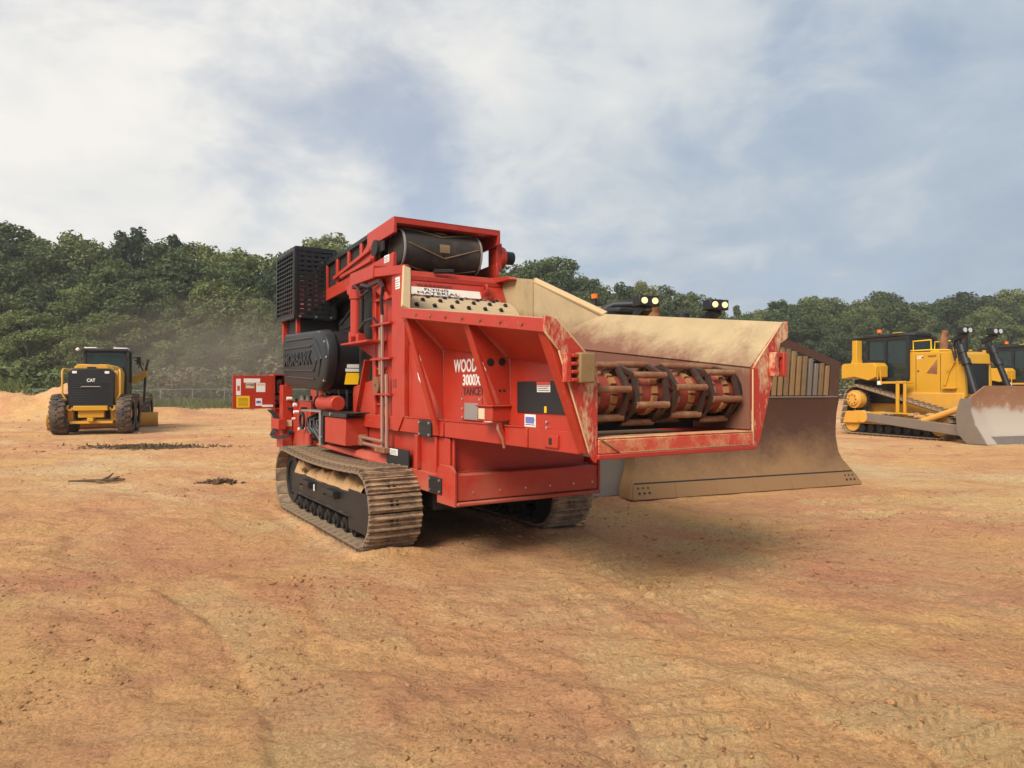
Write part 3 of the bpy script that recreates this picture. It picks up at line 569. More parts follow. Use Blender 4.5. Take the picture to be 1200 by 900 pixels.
# ---- folded discharge conveyor
Cv = MB()
def ch(u): return .055 * (u + 1.0)                              # the conveyor falls slightly to the rear
def cbox(m_, u0, u1, v0, v1, a, b): m_.hexa([(u0, v0, a + ch(u0)), (u1, v0, a + ch(u1)), (u1, v1, a + ch(u1)), (u0, v1, a + ch(u0)), (u0, v0, b + ch(u0)), (u1, v0, b + ch(u1)), (u1, v1, b + ch(u1)), (u0, v1, b + ch(u0))])
rl, rr_, wr = -1.25, .262, 3.42
path, Lb = hull_path([(rl, wr, rr_), (-6.2, wr + ch(-6.2), rr_)], 90)
m = MB(); vs = []
for p, t in path: vs += [(p.x, .90, p.z), (p.x, 1.96, p.z)]
n_ = len(path); m.add(vs, [(2 * i, 2 * i + 1, (2 * i + 3) % (2 * n_), (2 * i + 2) % (2 * n_)) for i in range(n_)]); conv = gp('conveyor_belt', 'rubber', m, 0)
for vend in (.90, 1.96): gp('belt_edge', 'greyp', MB().ring((rl, vend, wr), (0, 1, 0), .245, .268, .022, 30), 0, parent=conv)
gp('belt_roller', 'rubber', MB().cyl((rl, .885, wr), (rl, 1.975, wr), .225, n=24), 0, parent=conv)
for k in range(3):
    a0 = R(75 - 62 * k)
    for s in (-1, 1):
        pts = [(rl + (rr_ + .003) * math.cos(a0 - .62 + q * .145), 1.43 + s * (.005 + q * .12), wr + (rr_ + .003) * math.sin(a0 - .62 + q * .145)) for q in range(5)]
        gp('belt_chevron', 'tanbar2', MB().tube(pts, .008, 5), 0, parent=conv)
for a in (R(52), R(-8)):
    m = MB()
    for q in range(3):
        t0, t1 = a + q * .13, a + q * .13 + .13; r_ = rr_ + .004
        m.slab([(rl + r_ * math.cos(t0), 1.36, wr + r_ * math.sin(t0)), (rl + r_ * math.cos(t0), 1.50, wr + r_ * math.sin(t0)), (rl + r_ * math.cos(t1), 1.50, wr + r_ * math.sin(t1)), (rl + r_ * math.cos(t1), 1.36, wr + r_ * math.sin(t1))], (.003, 0, .003))
    gp('belt_patch', 'tanbar2', m, 0, parent=conv)
m = MB(); cbox(m, -1.12, -1.0, .78, 2.22, 3.69, 3.765); cbox(m, -1.9, -1.0, .755, .795, 3.57, 3.765); cbox(m, -1.9, -1.0, 2.205, 2.245, 3.57, 3.765); cbox(m, -2.2, -1.0, .78, 2.22, 3.745, 3.765); gp('conveyor_head_cap', 'red', m)
m = MB(); cbox(m, -6.4, -1.85, .76, .82, 3.70, 3.76); gp('belt_cover', 'blackm', m)
m = MB(); cbox(m, -6.4, -1.85, 2.18, 2.24, 3.70, 3.76); gp('belt_cover', 'blackm', m)
for v0, v1 in ((.755, .80), (2.20, 2.245)):
    m = MB(); cbox(m, -6.4, -1.02, v0, v1, 3.17, 3.34); m.prism([(-2.6, 3.34 + ch(-2.6)), (-1.7, 3.34 + ch(-1.7)), (-1.55, 3.58), (-1.9, 3.58)], 'y', v0 + .002, v1 - .002)
    for q in range(9): cbox(m, -6.2 + q * .5, -6.12 + q * .5, v0 + .004, v1 - .004, 3.34, 3.70)
    gp('conveyor_side_frame', 'red', m)
for v0 in (.805, 2.19): m = MB(); cbox(m, -6.4, -1.55, v0, v0 + .006, 3.18, 3.70); gp('belt_side_sheet', 'dark', m, 0)
m = MB(); cbox(m, -2.9, -1.7, .72, .754, 3.36, 3.41); m.bar((-3.2, .73, 3.30), (-1.75, .73, 3.48), .03, .05); gp('conveyor_brace', 'red', m)
m = MB(); m.cyl((-1.50, .70, 3.46), (-1.50, .752, 3.46), .10, n=14); m.box(-1.70, -1.28, .735, .754, 3.40, 3.52); gp('bearing', 'dark', m, 0)
m = MB(); m.box(-1.32, -1.10, 2.246, 2.33, 3.28, 3.62); m.ring((-1.22, 2.36, 3.45), (0, 1, 0), .09, .15, .08, 14); gp('gearbox', 'red', m)
m = MB().cyl((-1.22, 2.33, 3.46), (-1.22, 2.56, 3.46), .09, n=16); gp('drive_motor', 'black', m, 0)
m = MB(); m.box(-1.8, -1.0, .86, 2.0, 3.075, 3.11); m.tube([(-.92, 1.25, 3.13), (-.9, 1.5, 3.15)], .03); gp('belt_scraper', 'dark', m, 0)
decal(.7545, -1.30, -1.14, 3.24, 3.33); 
# dark bay under the conveyor
m = MB(); m.box(-4.9, -2.0, .98, 2.15, 1.25, 2.75); m.box(-4.4, -2.05, 1.05, 2.1, 2.75, 3.05); gp('engine_block', 'dark', m)
m = MB(); m.tube([(-3.1, .80, 2.62), (-2.5, .75, 2.78), (-2.0, .66, 2.86)], .018); m.tube([(-3.1, .84, 2.56), (-2.4, .80, 2.58), (-2.0, .7, 2.60)], .018); gp('hose', 'hose', m, 0)
m = MB(); m.bar((-2.3, .70, 2.45), (-2.15, .68, 2.95), .05, .06); m.box(-2.1, -2.0, .62, .72, 2.35, 2.80); gp('support_strut', 'red', m)
# ---- screen guard (black radiator cage)
m = MB(); u0, u1, v0, v1, w0, w1 = -4.68, -3.66, .30, .90, 2.77, 3.77
for u in (u0, u1):
    for v in (v0, v1): m.box(u - .025, u + .025, v - .025, v + .025, w0, w1)
for w in (w0, w1):
    m.box(u0, u1, v0 - .023, v0 + .023, w - .03, w + .03); m.box(u0, u1, v1 - .023, v1 + .023, w - .03, w + .03); m.box(u0 - .02, u0 + .02, v0, v1, w - .028, w + .028); m.box(u1 - .022, u1 + .022, v0, v1, w - .028, w + .028)
guard = gp('screen_guard', 'black', m, .004)
m = MB()
for i in range(13):
    w = w0 + .05 + i * .072; m.box(u1 + .001, u1 + .016, v0, v1, w, w + .046)
for i in range(6):
    v = v0 + .02 + i * .106; m.box(u1 - .004, u1 + .012, v, v + .05, w0, w1)
gp('screen_mesh', 'black', m, 0, 'stuff', guard)
m = MB()
for i in range(15):
    w = w0 + .03 + i * .065; m.hexa([(u0, v0 - .03, w), (u1, v0 - .03, w), (u1, v0 + .012, w + .028), (u0, v0 + .012, w + .028), (u0, v0 - .03, w + .012), (u1, v0 - .03, w + .012), (u1, v0 + .012, w + .042), (u0, v0 + .012, w + .042)])
for i in range(1, 9): m.box(u0 + i * .113, u0 + i * .113 + .022, v0 - .012, v0 + .008, w0, w1)
gp('louvre_mesh', 'black', m, 0, 'stuff', guard)
m = MB()
for i in range(13): w = w0 + .05 + i * .072; m.box(u0 - .012, u0 + .002, v0, v1, w, w + .028); m.box(u0, u1, v1 + .001, v1 + .012, w, w + .028)
gp('screen_mesh', 'black', m, 0, 'stuff', guard)
gp('radiator_core', 'dark', MB().box(u0 + .03, u1 - .05, v1 - .05, v1 - .03, w0 + .03, w0 + .62), 0, parent=guard)
gp('guard_roof', 'black', MB().box(u0, u1, v0, v1, w1 + .031, w1 + .045), 0, parent=guard)
for v in (.36, .60, .83): gp('bolt', 'silver', MB().cyl((u1 + .02, v, w0 + .0), (u1 + .04, v, w0 + .0), .02, n=8), 0, parent=guard)
m = MB(); m.box(-4.6, -3.75, .40, .95, 2.50, 2.74); gp('guard_base', 'dark', m); gp('guard_post', 'red', MB().box(-4.55, -4.48, .33, .40, 2.40, 2.745)); gp('guard_post', 'red', MB().box(-3.80, -3.74, .34, .40, 2.40, 2.745))
# ---- moulded black engine cover
prof = [(-4.10, 1.95), (-4.02, 1.80), (-3.85, 1.72), (-2.22, 1.66), (-1.98, 1.82), (-1.90, 2.02), (-1.90, 2.24), (-2.02, 2.40), (-2.20, 2.47), (-3.98, 2.52), (-4.10, 2.44)]
cx_, cz_ = -3.0, 2.1
def insetp(k, kz=None): return [(cx_ + (a - cx_) * k, cz_ + (b - cz_) * (kz or k)) for a, b in prof]
m = MB(); n_ = len(prof); rings = [(insetp(.93, .90), .215), (insetp(.985, .97), .24), (prof, .30), (prof, .37), (insetp(.97, .95), .385), (insetp(.965, .94), 1.0)]
vs = [(a, v, b) for pts, v in rings for a, b in pts]
m.add(vs, [(k * n_ + i, k * n_ + (i + 1) % n_, (k + 1) * n_ + (i + 1) % n_, (k + 1) * n_ + i) for k in range(len(rings) - 1) for i in range(n_)] + [tuple(range(n_)), tuple(range((len(rings) - 1) * n_, len(rings) * n_))])
ec = gp('engine_cover', 'black', m, .012)
def ecbar(p): gp('cover_ridge', 'black', MB().tube([(a, .214, b) for a, b in p], .016, 6), 0, parent=ec)
ecbar([(-3.85, 2.405), (-2.45, 2.375), (-2.28, 2.30), (-2.10, 2.08), (-2.22, 1.86)]); ecbar([(-3.95, 2.29), (-2.55, 2.265)]); ecbar([(-3.92, 1.965), (-2.45, 1.93)]); ecbar([(-3.75, 1.865), (-2.4, 1.82)]); ecbar([(-2.50, 2.28), (-2.30, 2.06), (-2.42, 1.92)])
text('lettering', 'MORBARK', 'black', ec, (-3.92, .212, 2.02), X1, (0.0, 0, 1), .19, 1.40, .014, .025)
for a, b in ((-2.03, 2.30), (-1.95, 2.1), (-2.06, 1.80), (-2.25, 2.43)): gp('bolt', 'silver', MB().cyl((a, .29, b), (a + .02, .22, b), .014, n=8), 0, parent=ec)
for (va, vb, wa, wb, mt) in ((.50, .68, 2.02, 2.14, 'white'), (.50, .68, 2.115, 2.142, 'decalred'), (.50, .70, 1.965, 2.015, 'white'), (.48, .75, 1.915, 1.955, 'white')):
    gp('decal', mt, MB().box(-1.948 + (.003 if mt != 'white' else 0), -1.940 + (.003 if mt != 'white' else 0), va, vb, wa, wb), 0, parent=ec)
gp('decal', 'decalyel', MB().slab([(-1.93, .46, 1.75), (-1.93, .64, 1.75), (-1.945, .67, 1.90), (-1.945, .49, 1.90)], (.004, 0, 0)), 0, parent=ec)
# ---- service bay at the rear left
gp('hydraulic_tank', 'red', MB().box(-2.30, -1.48, .32, .62, .99, 1.33), .01)
m = MB(); m.box(-2.42, -1.40, .30, .32, 1.335, 1.40); m.box(-2.42, -2.33, .30, .36, .97, 1.40); m.box(-2.42, -1.40, .30, .62, 1.385, 1.40); gp('tank_frame', 'blackm', m)
gp('tank_plate', 'greyp', MB().box(-3.35, -2.43, .30, .70, 1.375, 1.395), .003); gp('tank_leg', 'greyp', MB().box(-2.50, -2.43, .30, .36, .93, 1.372), .003)
m = MB().cyl((-2.75, .42, 1.50), (-2.05, .42, 1.50), .105, n=18); m.cyl((-2.80, .42, 1.50), (-2.74, .42, 1.50), .07, n=12); gp('air_reservoir', 'red', m, .02)
for u, v in ((-2.40, .31), (-2.36, .31)): pass
for (u, w) in ((-1.98, 1.37), (-2.375, 1.05)): gp('bolt', 'silver', MB().cyl((u, .30, w), (u, .282, w), .022, n=8), 0)
gp('rear_cabinet', 'red', MB().box(-4.55, -3.45, .46, 1.0, .80, 1.50), .01); gp('rear_cabinet', 'red', MB().box(-5.2, -4.56, .40, 1.4, .72, 1.36), .01)
gp('rear_post', 'red', MB().box(-4.60, -4.40, .30, .45, .70, 1.75), .006)
gp('oil_filter', 'orange', MB().cyl((-3.05, .52, 1.42), (-3.05, .52, 1.66), .055, n=12), 0)
for k, (u, w) in enumerate(((-3.95, 1.52), (-3.65, 1.52))): gp('filler_cap', 'greyp', MB().cyl((u, .50, w), (u, .50, w + .07), .05, n=12), 0)
gp('service_back', 'dark', MB().box(-3.4, -2.0, .75, .97, .95, 1.66), 0)
for a, b, c_ in ((-3.30, 1.32, .95), (-3.18, 1.30, 1.0), (-2.98, 1.34, .92), (-2.85, 1.30, .98), (-2.70, 1.32, .95)):
    gp('hose', 'hose', MB().tube([(a, .55, b), (a - .04, .40, b - .06), (a - .02, .38, (b + c_) / 2), (a + .12, .44, c_ + .03), (a + .22, .60, c_)], .028), 0)
m = MB(); m.ring((-3.42, .33, 1.23), (0, 1, 0), .09, .13, .03, 16); gp('hose_coil', 'hose', m, 0)
gp('fire_extinguisher_can', 'red', MB().cyl((-3.10, .34, .90), (-3.10, .34, 1.06), .06, .05, n=12), 0)
vb = gp('valve_block', 'red', MB().box(-4.75, -4.35, .22, .34, 1.05, 1.22), .008)
for k in range(4): gp('valve_lever', 'hose', MB().tube([(-4.70 + k * .10, .26, 1.20), (-4.71 + k * .10, .22, 1.28), (-4.74 + k * .10, .15, 1.36)], .011), 0, parent=vb)
for k in range(3): gp('hose', 'hose', MB().tube([(-4.6 + k * .1, .22, 1.06), (-4.61 + k * .1, .18, 1.01), (-4.58 + k * .11, .16, .96), (-4.50 + k * .12, .17, .93), (-4.36 + k * .11, .23, .94), (-4.2 + k * .1, .3, .98)], .014), 0)
rf = random.Random(3)
for k in range(16):
    u, w = rf.uniform(-4.45, -2.6), rf.uniform(1.0, 1.62); r = rf.uniform(.018, .04); v_ = .44 if u < -3.45 else .60
    gp('valve_fitting', rf.choice(('greyp', 'steel', 'hose', 'white')), MB().cyl((u, v_, w), (u, v_ - rf.uniform(.03, .10), w), r, n=10), 0)
for k in range(5):
    u = -3.4 + k * .27; gp('hose', 'hose', MB().tube([(u, .70, 1.62), (u + .03, .52, 1.56), (u + .10, .46, 1.46), (u + .05, .50, 1.40)], .018), 0)
gp('valve_decal', 'decaltan', MB().box(-4.395, -4.39, .31, .44, 1.1, 1.2), 0)
m = MB(); m.tube([(-2.55, .6, 1.42), (-2.55, .6, 1.68)], .02); m.tube([(-2.30, .62, 1.42), (-2.30, .62, 1.68)], .018); m.tube([(-2.8, .58, 1.42), (-2.88, .5, 1.64)], .02); gp('hydraulic_pipe', 'greyp', m, 0)
m = MB(); m.tube([(-1.75, .62, 1.40), (-1.75, .61, 1.72)], .016); m.tube([(-1.65, .62, 1.40), (-1.65, .61, 1.70)], .016); gp('hydraulic_pipe', 'pipe', m, 0)
# control box with its door swung open
m = MB(); m.box(-5.15, -4.82, .265, .285, 1.36, 1.93); m.box(-5.15, -4.82, .455, .475, 1.36, 1.93); m.box(-5.15, -5.13, .285, .455, 1.36, 1.93); m.box(-5.13, -4.82, .285, .455, 1.91, 1.93); m.box(-5.13, -4.82, .285, .455, 1.36, 1.38)
cb = gp('control_box', 'red', m, 0); gp('control_panel', 'dark', MB().box(-5.12, -5.08, .29, .45, 1.385, 1.905), 0, parent=cb)
m = MB(); m.box(-5.075, -4.95, .35, .42, 1.62, 1.84); m.box(-5.075, -5.0, .33, .44, 1.44, 1.58); gp('control_unit', 'greyp', m, 0, parent=cb); m = MB(); m.box(-4.955, -4.945, .37, .40, 1.66, 1.78); m.ring((-5.0, .33, 1.46), (1, 0, 0), .035, .055, .02, 12); gp('control_switch', 'hose', m, 0, parent=cb)
door = gp('control_door', 'red', MB().box(-4.835, -4.815, -.365, .262, 1.375, 1.905), .004)
gp('box_stand', 'red', MB().box(-5.1, -4.86, .29, .45, .9, 1.36), .004)
for (a, b, c_, d_, mt) in ((-.315, -.245, 1.59, 1.85, 'white'), (-.20, .05, 1.79, 1.855, 'white'), (-.17, -.04, 1.70, 1.785, 'decaltan'), (-.165, -.045, 1.735, 1.775, 'decalblue'), (-.01, .13, 1.64, 1.785, 'white'), (-.31, -.11, 1.395, 1.58, 'decalyel'), (-.02, .08, 1.42, 1.54, 'white'), (.08, .25, 1.40, 1.435, 'white'), (-.30, -.26, 1.66, 1.74, 'decalred'), (0.0, .12, 1.745, 1.775, 'decaltan'), (-.01, .06, 1.46, 1.50, 'decalblue')):
    k = 1 if mt in ('white', 'decalyel') else 2
    gp('decal', mt, MB().box(-4.814, -4.8135 + .0015 * k, a, b, c_, d_), 0, parent=door)
for k in range(7): gp('decal_line', 'ink', MB().box(-4.812, -4.8105, -.285, -.135, 1.42 + k * .02, 1.425 + k * .02), 0, parent=door)
# dusty deck over the track
gp('fender_slope', 'red', MB().slab([(-2.6, .30, .93), (-.7, .56, .80), (-.7, .62, .90), (-2.6, .62, 1.0)], (0, 0, .02)), 0)
gp('rear_body', 'red', MB().box(-5.3, -2.0, 1.0, 2.2, 1.23, 1.9), .01)
# ---- tracks
def shoe_mesh(w, pitch, name, bars=3, th=.025, gh=.028):
    m = MB(); h = pitch * .47; y0, y1 = 0, w; a, b = w * .40, w * .56
    m.box(-h, h, y0, a, 0, th); m.box(-h, h, b, y1, 0, th); m.box(-h, -h * .35, a, b, 0, th); m.box(h * .30, h, a, b, 0, th); m.box(-h * .35, h * .30, (a + b) / 2 - .012, (a + b) / 2 + .012, 0, th)
    for k in range(bars):
        x = -h + (k + .5) * 2 * h / bars if bars > 1 else h * .55
        g = gh if (k != 1 or bars < 3) else gh * .7
        m.hexa([(x - .012, y0, th), (x + .012, y0, th), (x + .012, y1, th), (x - .012, y1, th), (x - .007, y0 + .006, th + g), (x + .007, y0 + .006, th + g), (x + .007, y1 - .006, th + g), (x - .007, y1 - .006, th + g)])
    return m.mesh(name, 'shoe', smooth=False)
def track(parent, circles, y0, w, n, sme, sag=0., off=.0):
    path, Ln = hull_path(circles, n, sag)
    m = MB(); vs = []; k = len(path); ya, yb = y0 + w * .36, y0 + w * .60
    for p, t in path:
        nrm = Vector((t.z, 0, -t.x)); a = p - nrm * .07; vs += [(p.x, ya, p.z), (p.x, yb, p.z), (a.x, yb, a.z), (a.x, ya, a.z)]
    m.add(vs, [(4 * i + j, 4 * i + (j + 1) % 4, 4 * ((i + 1) % k) + (j + 1) % 4, 4 * ((i + 1) % k) + j) for i in range(k) for j in range(4)])
    tr = m.build('track', 'dark', parent)
    for p, t in path:
        nrm = Vector((t.z, 0, -t.x)); y = Vector((0, 1, 0))
        mt = Matrix(((t.x, 0, nrm.x, p.x), (0, 1, 0, y0), (t.z, 0, nrm.z, p.z), (0, 0, 0, 1)))
        link('track_shoe', sme, tr, mt)
    return tr
gshoe = shoe_mesh(.58, .19, 'track_shoe', gh=.036)
gc = [(-3.20, .44, .385), (-.215, .43, .375)]
for y0 in (0., 2.25):
    track(G, [(c0, c1, c2) for c0, c1, c2 in gc], y0, .58, 45, gshoe, .05)
    o = 1 if y0 == 0 else -1; e = y0 if y0 == 0 else y0 + .58
    def yy(a): return e + o * a
    def bx(m_, u0, u1, a, b, w0, w1): m_.box(u0, u1, min(yy(a), yy(b)), max(yy(a), yy(b)), w0, w1)
    m = MB(); bx(m, -2.95, -.42, .07, .16, .30, .545); bx(m, -2.95, -.42, .055, .165, .285, .315); bx(m, -2.95, -.42, .16, .50, .40, .52); fr = gp('track_frame', 'blackm', m)
    m = MB(); bx(m, -.60, .02, .055, .07, .17, .60); gp('end_guard', 'blackm', m)
    for u in (-2.35, -1.35): m = MB(); bx(m, u, u + .42, .0, .07, .50, .515); bx(m, u, u + .42, -.012, 0, .47, .53); bx(m, u, u + .02, 0, .07, .44, .515); bx(m, u + .40, u + .42, 0, .07, .44, .515); gp('step', 'blackm', m)
    m = MB(); bx(m, -1.88, -1.85, .045, .054, .42, .50); gp('decal', 'white', m, 0)
    for k in range(8):
        u = -2.78 + k * .31; m = MB().cyl((u, yy(.12), .15), (u, yy(.46), .15), .085, n=14); m.cyl((u, yy(.09), .15), (u, yy(.12), .15), .045, n=10); gp('track_roller', 'dark', m, 0)
    m = MB().cyl((-3.20, yy(.16), .44), (-3.20, yy(.42), .44), .355, n=30); m.ring((-3.20, yy(.15), .44), (0, 1, 0), .24, .33, .03, 28); gp('idler', 'blackm', m, 0)
    m = MB().cyl((-.215, yy(.17), .43), (-.215, yy(.42), .43), .30, n=24); gp('sprocket', 'dark', m, 0)
    m = MB()
    nu, nv = 60, 12; us = np.linspace(-2.95, -.40, nu); ys = np.linspace(.08, .50, nv); U2, Y2 = np.meshgrid(us, ys, indexing='ij')
    hh = .50 + (.14 + .14 * fbm(U2 + 9, Y2 + y0, .5, 4, 3) + .09 * fbm(U2, Y2, .16, 3, 4)) * np.clip((Y2 - .08) / .08, 0, 1) * np.clip((.50 - Y2) / .08, 0, 1) + .06 * fbm(U2, Y2 * 0, .9, 2, 8) * np.clip((Y2 - .08) / .08, 0, 1)
    m.add([(U2[i, j], yy(Y2[i, j]), hh[i, j]) for i in range(nu) for j in range(nv)], [(i * nv + j, i * nv + j + 1, (i + 1) * nv + j + 1, (i + 1) * nv + j) for i in range(nu - 1) for j in range(nv - 1)])
    for k in range(26): rough_blob(m, (random.uniform(-2.9, -.4), yy(random.uniform(.10, .40)), .58 + random.uniform(-.02, .05)), random.uniform(.02, .05), k + int(y0 * 100), (1.4, 1, .8), 1, .3)
    gp('packed_dirt', 'dirt', m, 0, 'stuff')
wb = random.Random(9)
def weld(p0, p1, r=.007):
    p0 = Vector(p0); p1 = Vector(p1); n = max(4, int((p1 - p0).length / .03)); gp('weld_bead', 'red', MB().tube([p0.lerp(p1, i / n) for i in range(n + 1)], [r * wb.uniform(.6, 1.3) for _ in range(n + 1)], 5), 0)
weld((-.20, .598, 2.16), (.62, .598, wc(.62))); weld((.66, .596, wc(.66) - .002), (1.86, .596, wc(1.86) - .002)); weld((1.90, .596, wc(1.9) - .002), (2.95, .596, wc(2.95) - .002))
weld((-.19, .60, 1.40), (-.19, .60, 2.14)); weld((.655, .60, 1.40), (.655, .60, 2.05)); weld((1.895, .60, 1.40), (1.895, .60, 1.93)); weld((-.56, .600, 1.40), (-.56, .600, 2.98)); weld((-.19, .548, 1.388), (.72, .548, 1.388)); weld((.76, .548, 1.388), (2.2, .548, 1.388)); weld((.83, .58, .885), (.83, 2.26, .885))
for u in (.95, 1.25, 1.55, 1.85, 2.15, 2.45, 2.75): gp('rail_bolt', 'rust', MB().cyl((u, .166, wt(u) - .04), (u, .152, wt(u) - .04), .012, n=8), 0)
for u in (-1.7, -1.25, -.8): gp('rail_bolt', 'rust', MB().cyl((u, .554, 1.305), (u, .540, 1.305), .014, n=8), 0)
for v in (.75, 1.05, 1.35, 1.65, 1.95, 2.2): gp('bumper_bolt', 'silver', MB().cyl((.969, v, .70), (.980, v, .70), .010, n=8), 0)
# small rubble of dirt caught under the feet of the tracks is part of the ground clods below

# ---------------------------------------------------------------- bulldozers (x forward from the blade edge, y across, z up)
dshoe = shoe_mesh(.58, .21, 'dozer_track_shoe', bars=1, th=.03, gh=.06)
def blade_mesh(hw, prof, thick, top, nst=28, wing=.0, nar=lambda z: 0.):
    """curved moldboard: prof = [(x,z)] front face bottom to top, top(y) = height limit, wing = how far the ends sweep forward"""
    pz = np.array([p[1] for p in prof]); px = np.array([p[0] for p in prof]); m = MB(); ys = np.linspace(-hw, hw, nst); npf = 14; vs = []
    for y in ys:
        tz = top(y); wsh = wing * max(0, (abs(y) - hw * .62) / (hw * .38))
        f = [(np.interp(z, pz, px) + wsh, y * (1 - nar(z) / hw), z) for z in np.linspace(pz[0], tz, npf)]
        vs += f + [(x - thick, y, z) for x, y, z in f]
    k = 2 * npf; fs = []
    for i in range(nst - 1):
        a, b = i * k, (i + 1) * k
        for j in range(npf - 1): fs += [(a + j, a + j + 1, b + j + 1, b + j), (a + npf + j, b + npf + j, b + npf + j + 1, a + npf + j + 1)]
        fs += [(a + npf - 1, a + 2 * npf - 1, b + 2 * npf - 1, b + npf - 1), (a, b, b + npf, a + npf)]
    for a in (0, (nst - 1) * k): fs += [(a + j, a + j + 1, a + npf + j + 1, a + npf + j) for j in range(npf - 1)]
    return m.add(vs, fs)
def dozer(origin, ang, label, hw=1.95, guard=False, lit=False, blade='bladegrey', cy=.72, cx=0., deck=.0, by=-.55):
    D = empty('bulldozer', origin, R(ang) - math.pi / 2, label, 'bulldozer')
    def p(name, mats, mb, bev=.012, parent=None, kind=None): return mb.build(name, mats, parent or D, bev, kind)
    # blade
    if guard:
        prof = [(0, .02), (-.09, .20), (-.26, .55), (-.34, .95), (-.32, 1.35), (-.25, 1.68)]
        def nar(z): t = min(1, max(0, z / .62)); return .27 * t * t * (3 - 2 * t)
        hn = hw - .27
        bl = p('blade', blade, blade_mesh(hw, prof, .05, lambda y: 1.68, nar=nar), 0)
        for s in (-1, 1):
            m = MB(); zz = np.linspace(.02, 1.68, 12); xs = np.interp(zz, [q_[1] for q_ in prof], [q_[0] for q_ in prof]); vs = []
            for z, x in zip(zz, xs):
                y = s * (hw - nar(z)); vs += [(x - .001, y, z), (x - .001, y + s * .03, z), (x - .30, y + s * .03, z), (x - .30, y, z)]
            m.add(vs, [(4 * i + j, 4 * i + (j + 1) % 4, 4 * i + 4 + (j + 1) % 4, 4 * i + 4 + j) for i in range(11) for j in range(4)] + [(0, 1, 2, 3), (44, 45, 46, 47)]); p('blade_end_plate', blade, m, 0, bl)
        p('side_wing', 'steel', MB().add([(x_ - .46, y_, z_) for y_ in (-hw - .62, -hw + .35) for x_, z_ in ((0, .02), (-.10, .25), (-.2, .6), (-.2, 1.0), (-.26, 1.0), (-.26, .6), (-.16, .25), (-.06, .02))], [(i, (i + 1) % 8, 8 + (i + 1) % 8, 8 + i) for i in range(8)] + [tuple(range(8)), tuple(range(15, 7, -1))]), .004, bl)
        # spill guard: plate frame with upright bars in the openings
        def gtop(y): return 2.80 - .44 * max(0, (abs(y) - .75) / (hn - .75))
        gi = hn - .22
        def plate(nm, ya, yb, za, zb, mt, bev=.004):
            def xx(z): return -.25 + .08 * (z - 1.68)
            fz = lambda f, y: f(y) if callable(f) else f
            P = []
            for z_ in (za, zb):
                for x_, y_ in ((-.045, ya), (0, ya), (0, yb), (-.045, yb)): P.append((xx(fz(z_, y_)) + x_, y_, fz(z_, y_)))
            return p(nm, mt, MB().hexa(P), bev, bl)
        for y0, y1 in ((-hn, -gi), (gi, hn), (-.30, .30)): plate('guard_plate', y0, y1, 1.695, lambda y: gtop(y) - .02, blade)
        for s in (-1, 1):
            ys = np.linspace(.305, gi - .005, 6)
            for a, b in zip(ys[:-1], ys[1:]):
                ya, yb = sorted((s * a, s * b)); plate('guard_top', ya + .001, yb - .001, lambda y: gtop(y) - .17, lambda y: gtop(y) - .021, blade, 0)
            n = 12; w = (gi - .30) / n
            for i in range(n):
                y = s * (.30 + w * (i + .5)); plate('guard_bar', y - w * .31, y + w * .31, 1.70, lambda y_: gtop(y) - .18 - .05 * ((i * 7) % 3 == 0), 'steel' if (s > 0 and i in (9, 8)) else ('tanbar', 'tanbar2', 'tanbar')[i % 3], .006)
            p('guard_backing', 'dark', MB().box(-.36, -.32, min(s * .31, s * gi), max(s * .31, s * gi), 1.69, 2.36), 0, bl)
        p('edge_seam', 'ink', MB().slab([(-.098, -hw * .955, .243), (-.098, hw * .955, .243), (-.112, hw * .95, .262), (-.112, -hw * .95, .262)], (.008, 0, .004)), 0, bl)
        p('seam', 'steel', MB().box(-.262, -.238, -hn + .02, hn - .02, 1.665, 1.69), 0, bl)
    else:
        prof = [(0, .02), (-.10, .2), (-.36, .6), (-.50, 1.0), (-.52, 1.4), (-.46, 1.8)]
        bl = p('blade', [blade], blade_mesh(hw, prof, .05, lambda y: 1.78 - .36 * max(0, (abs(y) - (hw - .75)) / .75), wing=.12), 0)
        for s in (-1, 1): p('blade_end_plate', 'steel', MB().prism([(.12, .02), (.02, .2), (-.24, .6), (-.38, 1.0), (-.38, 1.42), (-.72, 1.38), (-.86, .9), (-.80, .3), (-.50, .02)], 'y', s * hw - .022, s * hw + .022), .004, bl)
    nb = 6
    for i in range(nb):
        cw = 2 * hw - .02; k0 = (nar(.235) if guard else 0.); ya = -hw + .01 + i * cw / nb; yb = ya + cw / nb - .006; kk = 1 - k0 / hw; m = MB().slab([(.012, ya, 0.0), (.012, yb, 0.0), (-.10, yb * kk, .235), (-.10, ya * kk, .235)], (.02, 0, .01)); p('cutting_edge', 'bladebrown' if guard else 'steel', m, .003, bl)
    for s in (-1, 1):
        for i in range(3):
            for j in range(2): p('edge_bolt', 'ink', MB().cyl((-.028 - .045 * j, s * (hw - .15 - .09 * i), .10 + .075 * j), (-.005 - .045 * j, s * (hw - .15 - .09 * i), .11 + .075 * j), .020, n=8), 0, bl)
    for y in (-.5, .5): p('blade_bracket', 'yeld', MB().box(-.85, -.40 if guard else -.58, y - .10, y + .10, .55, 1.15), .01, bl)
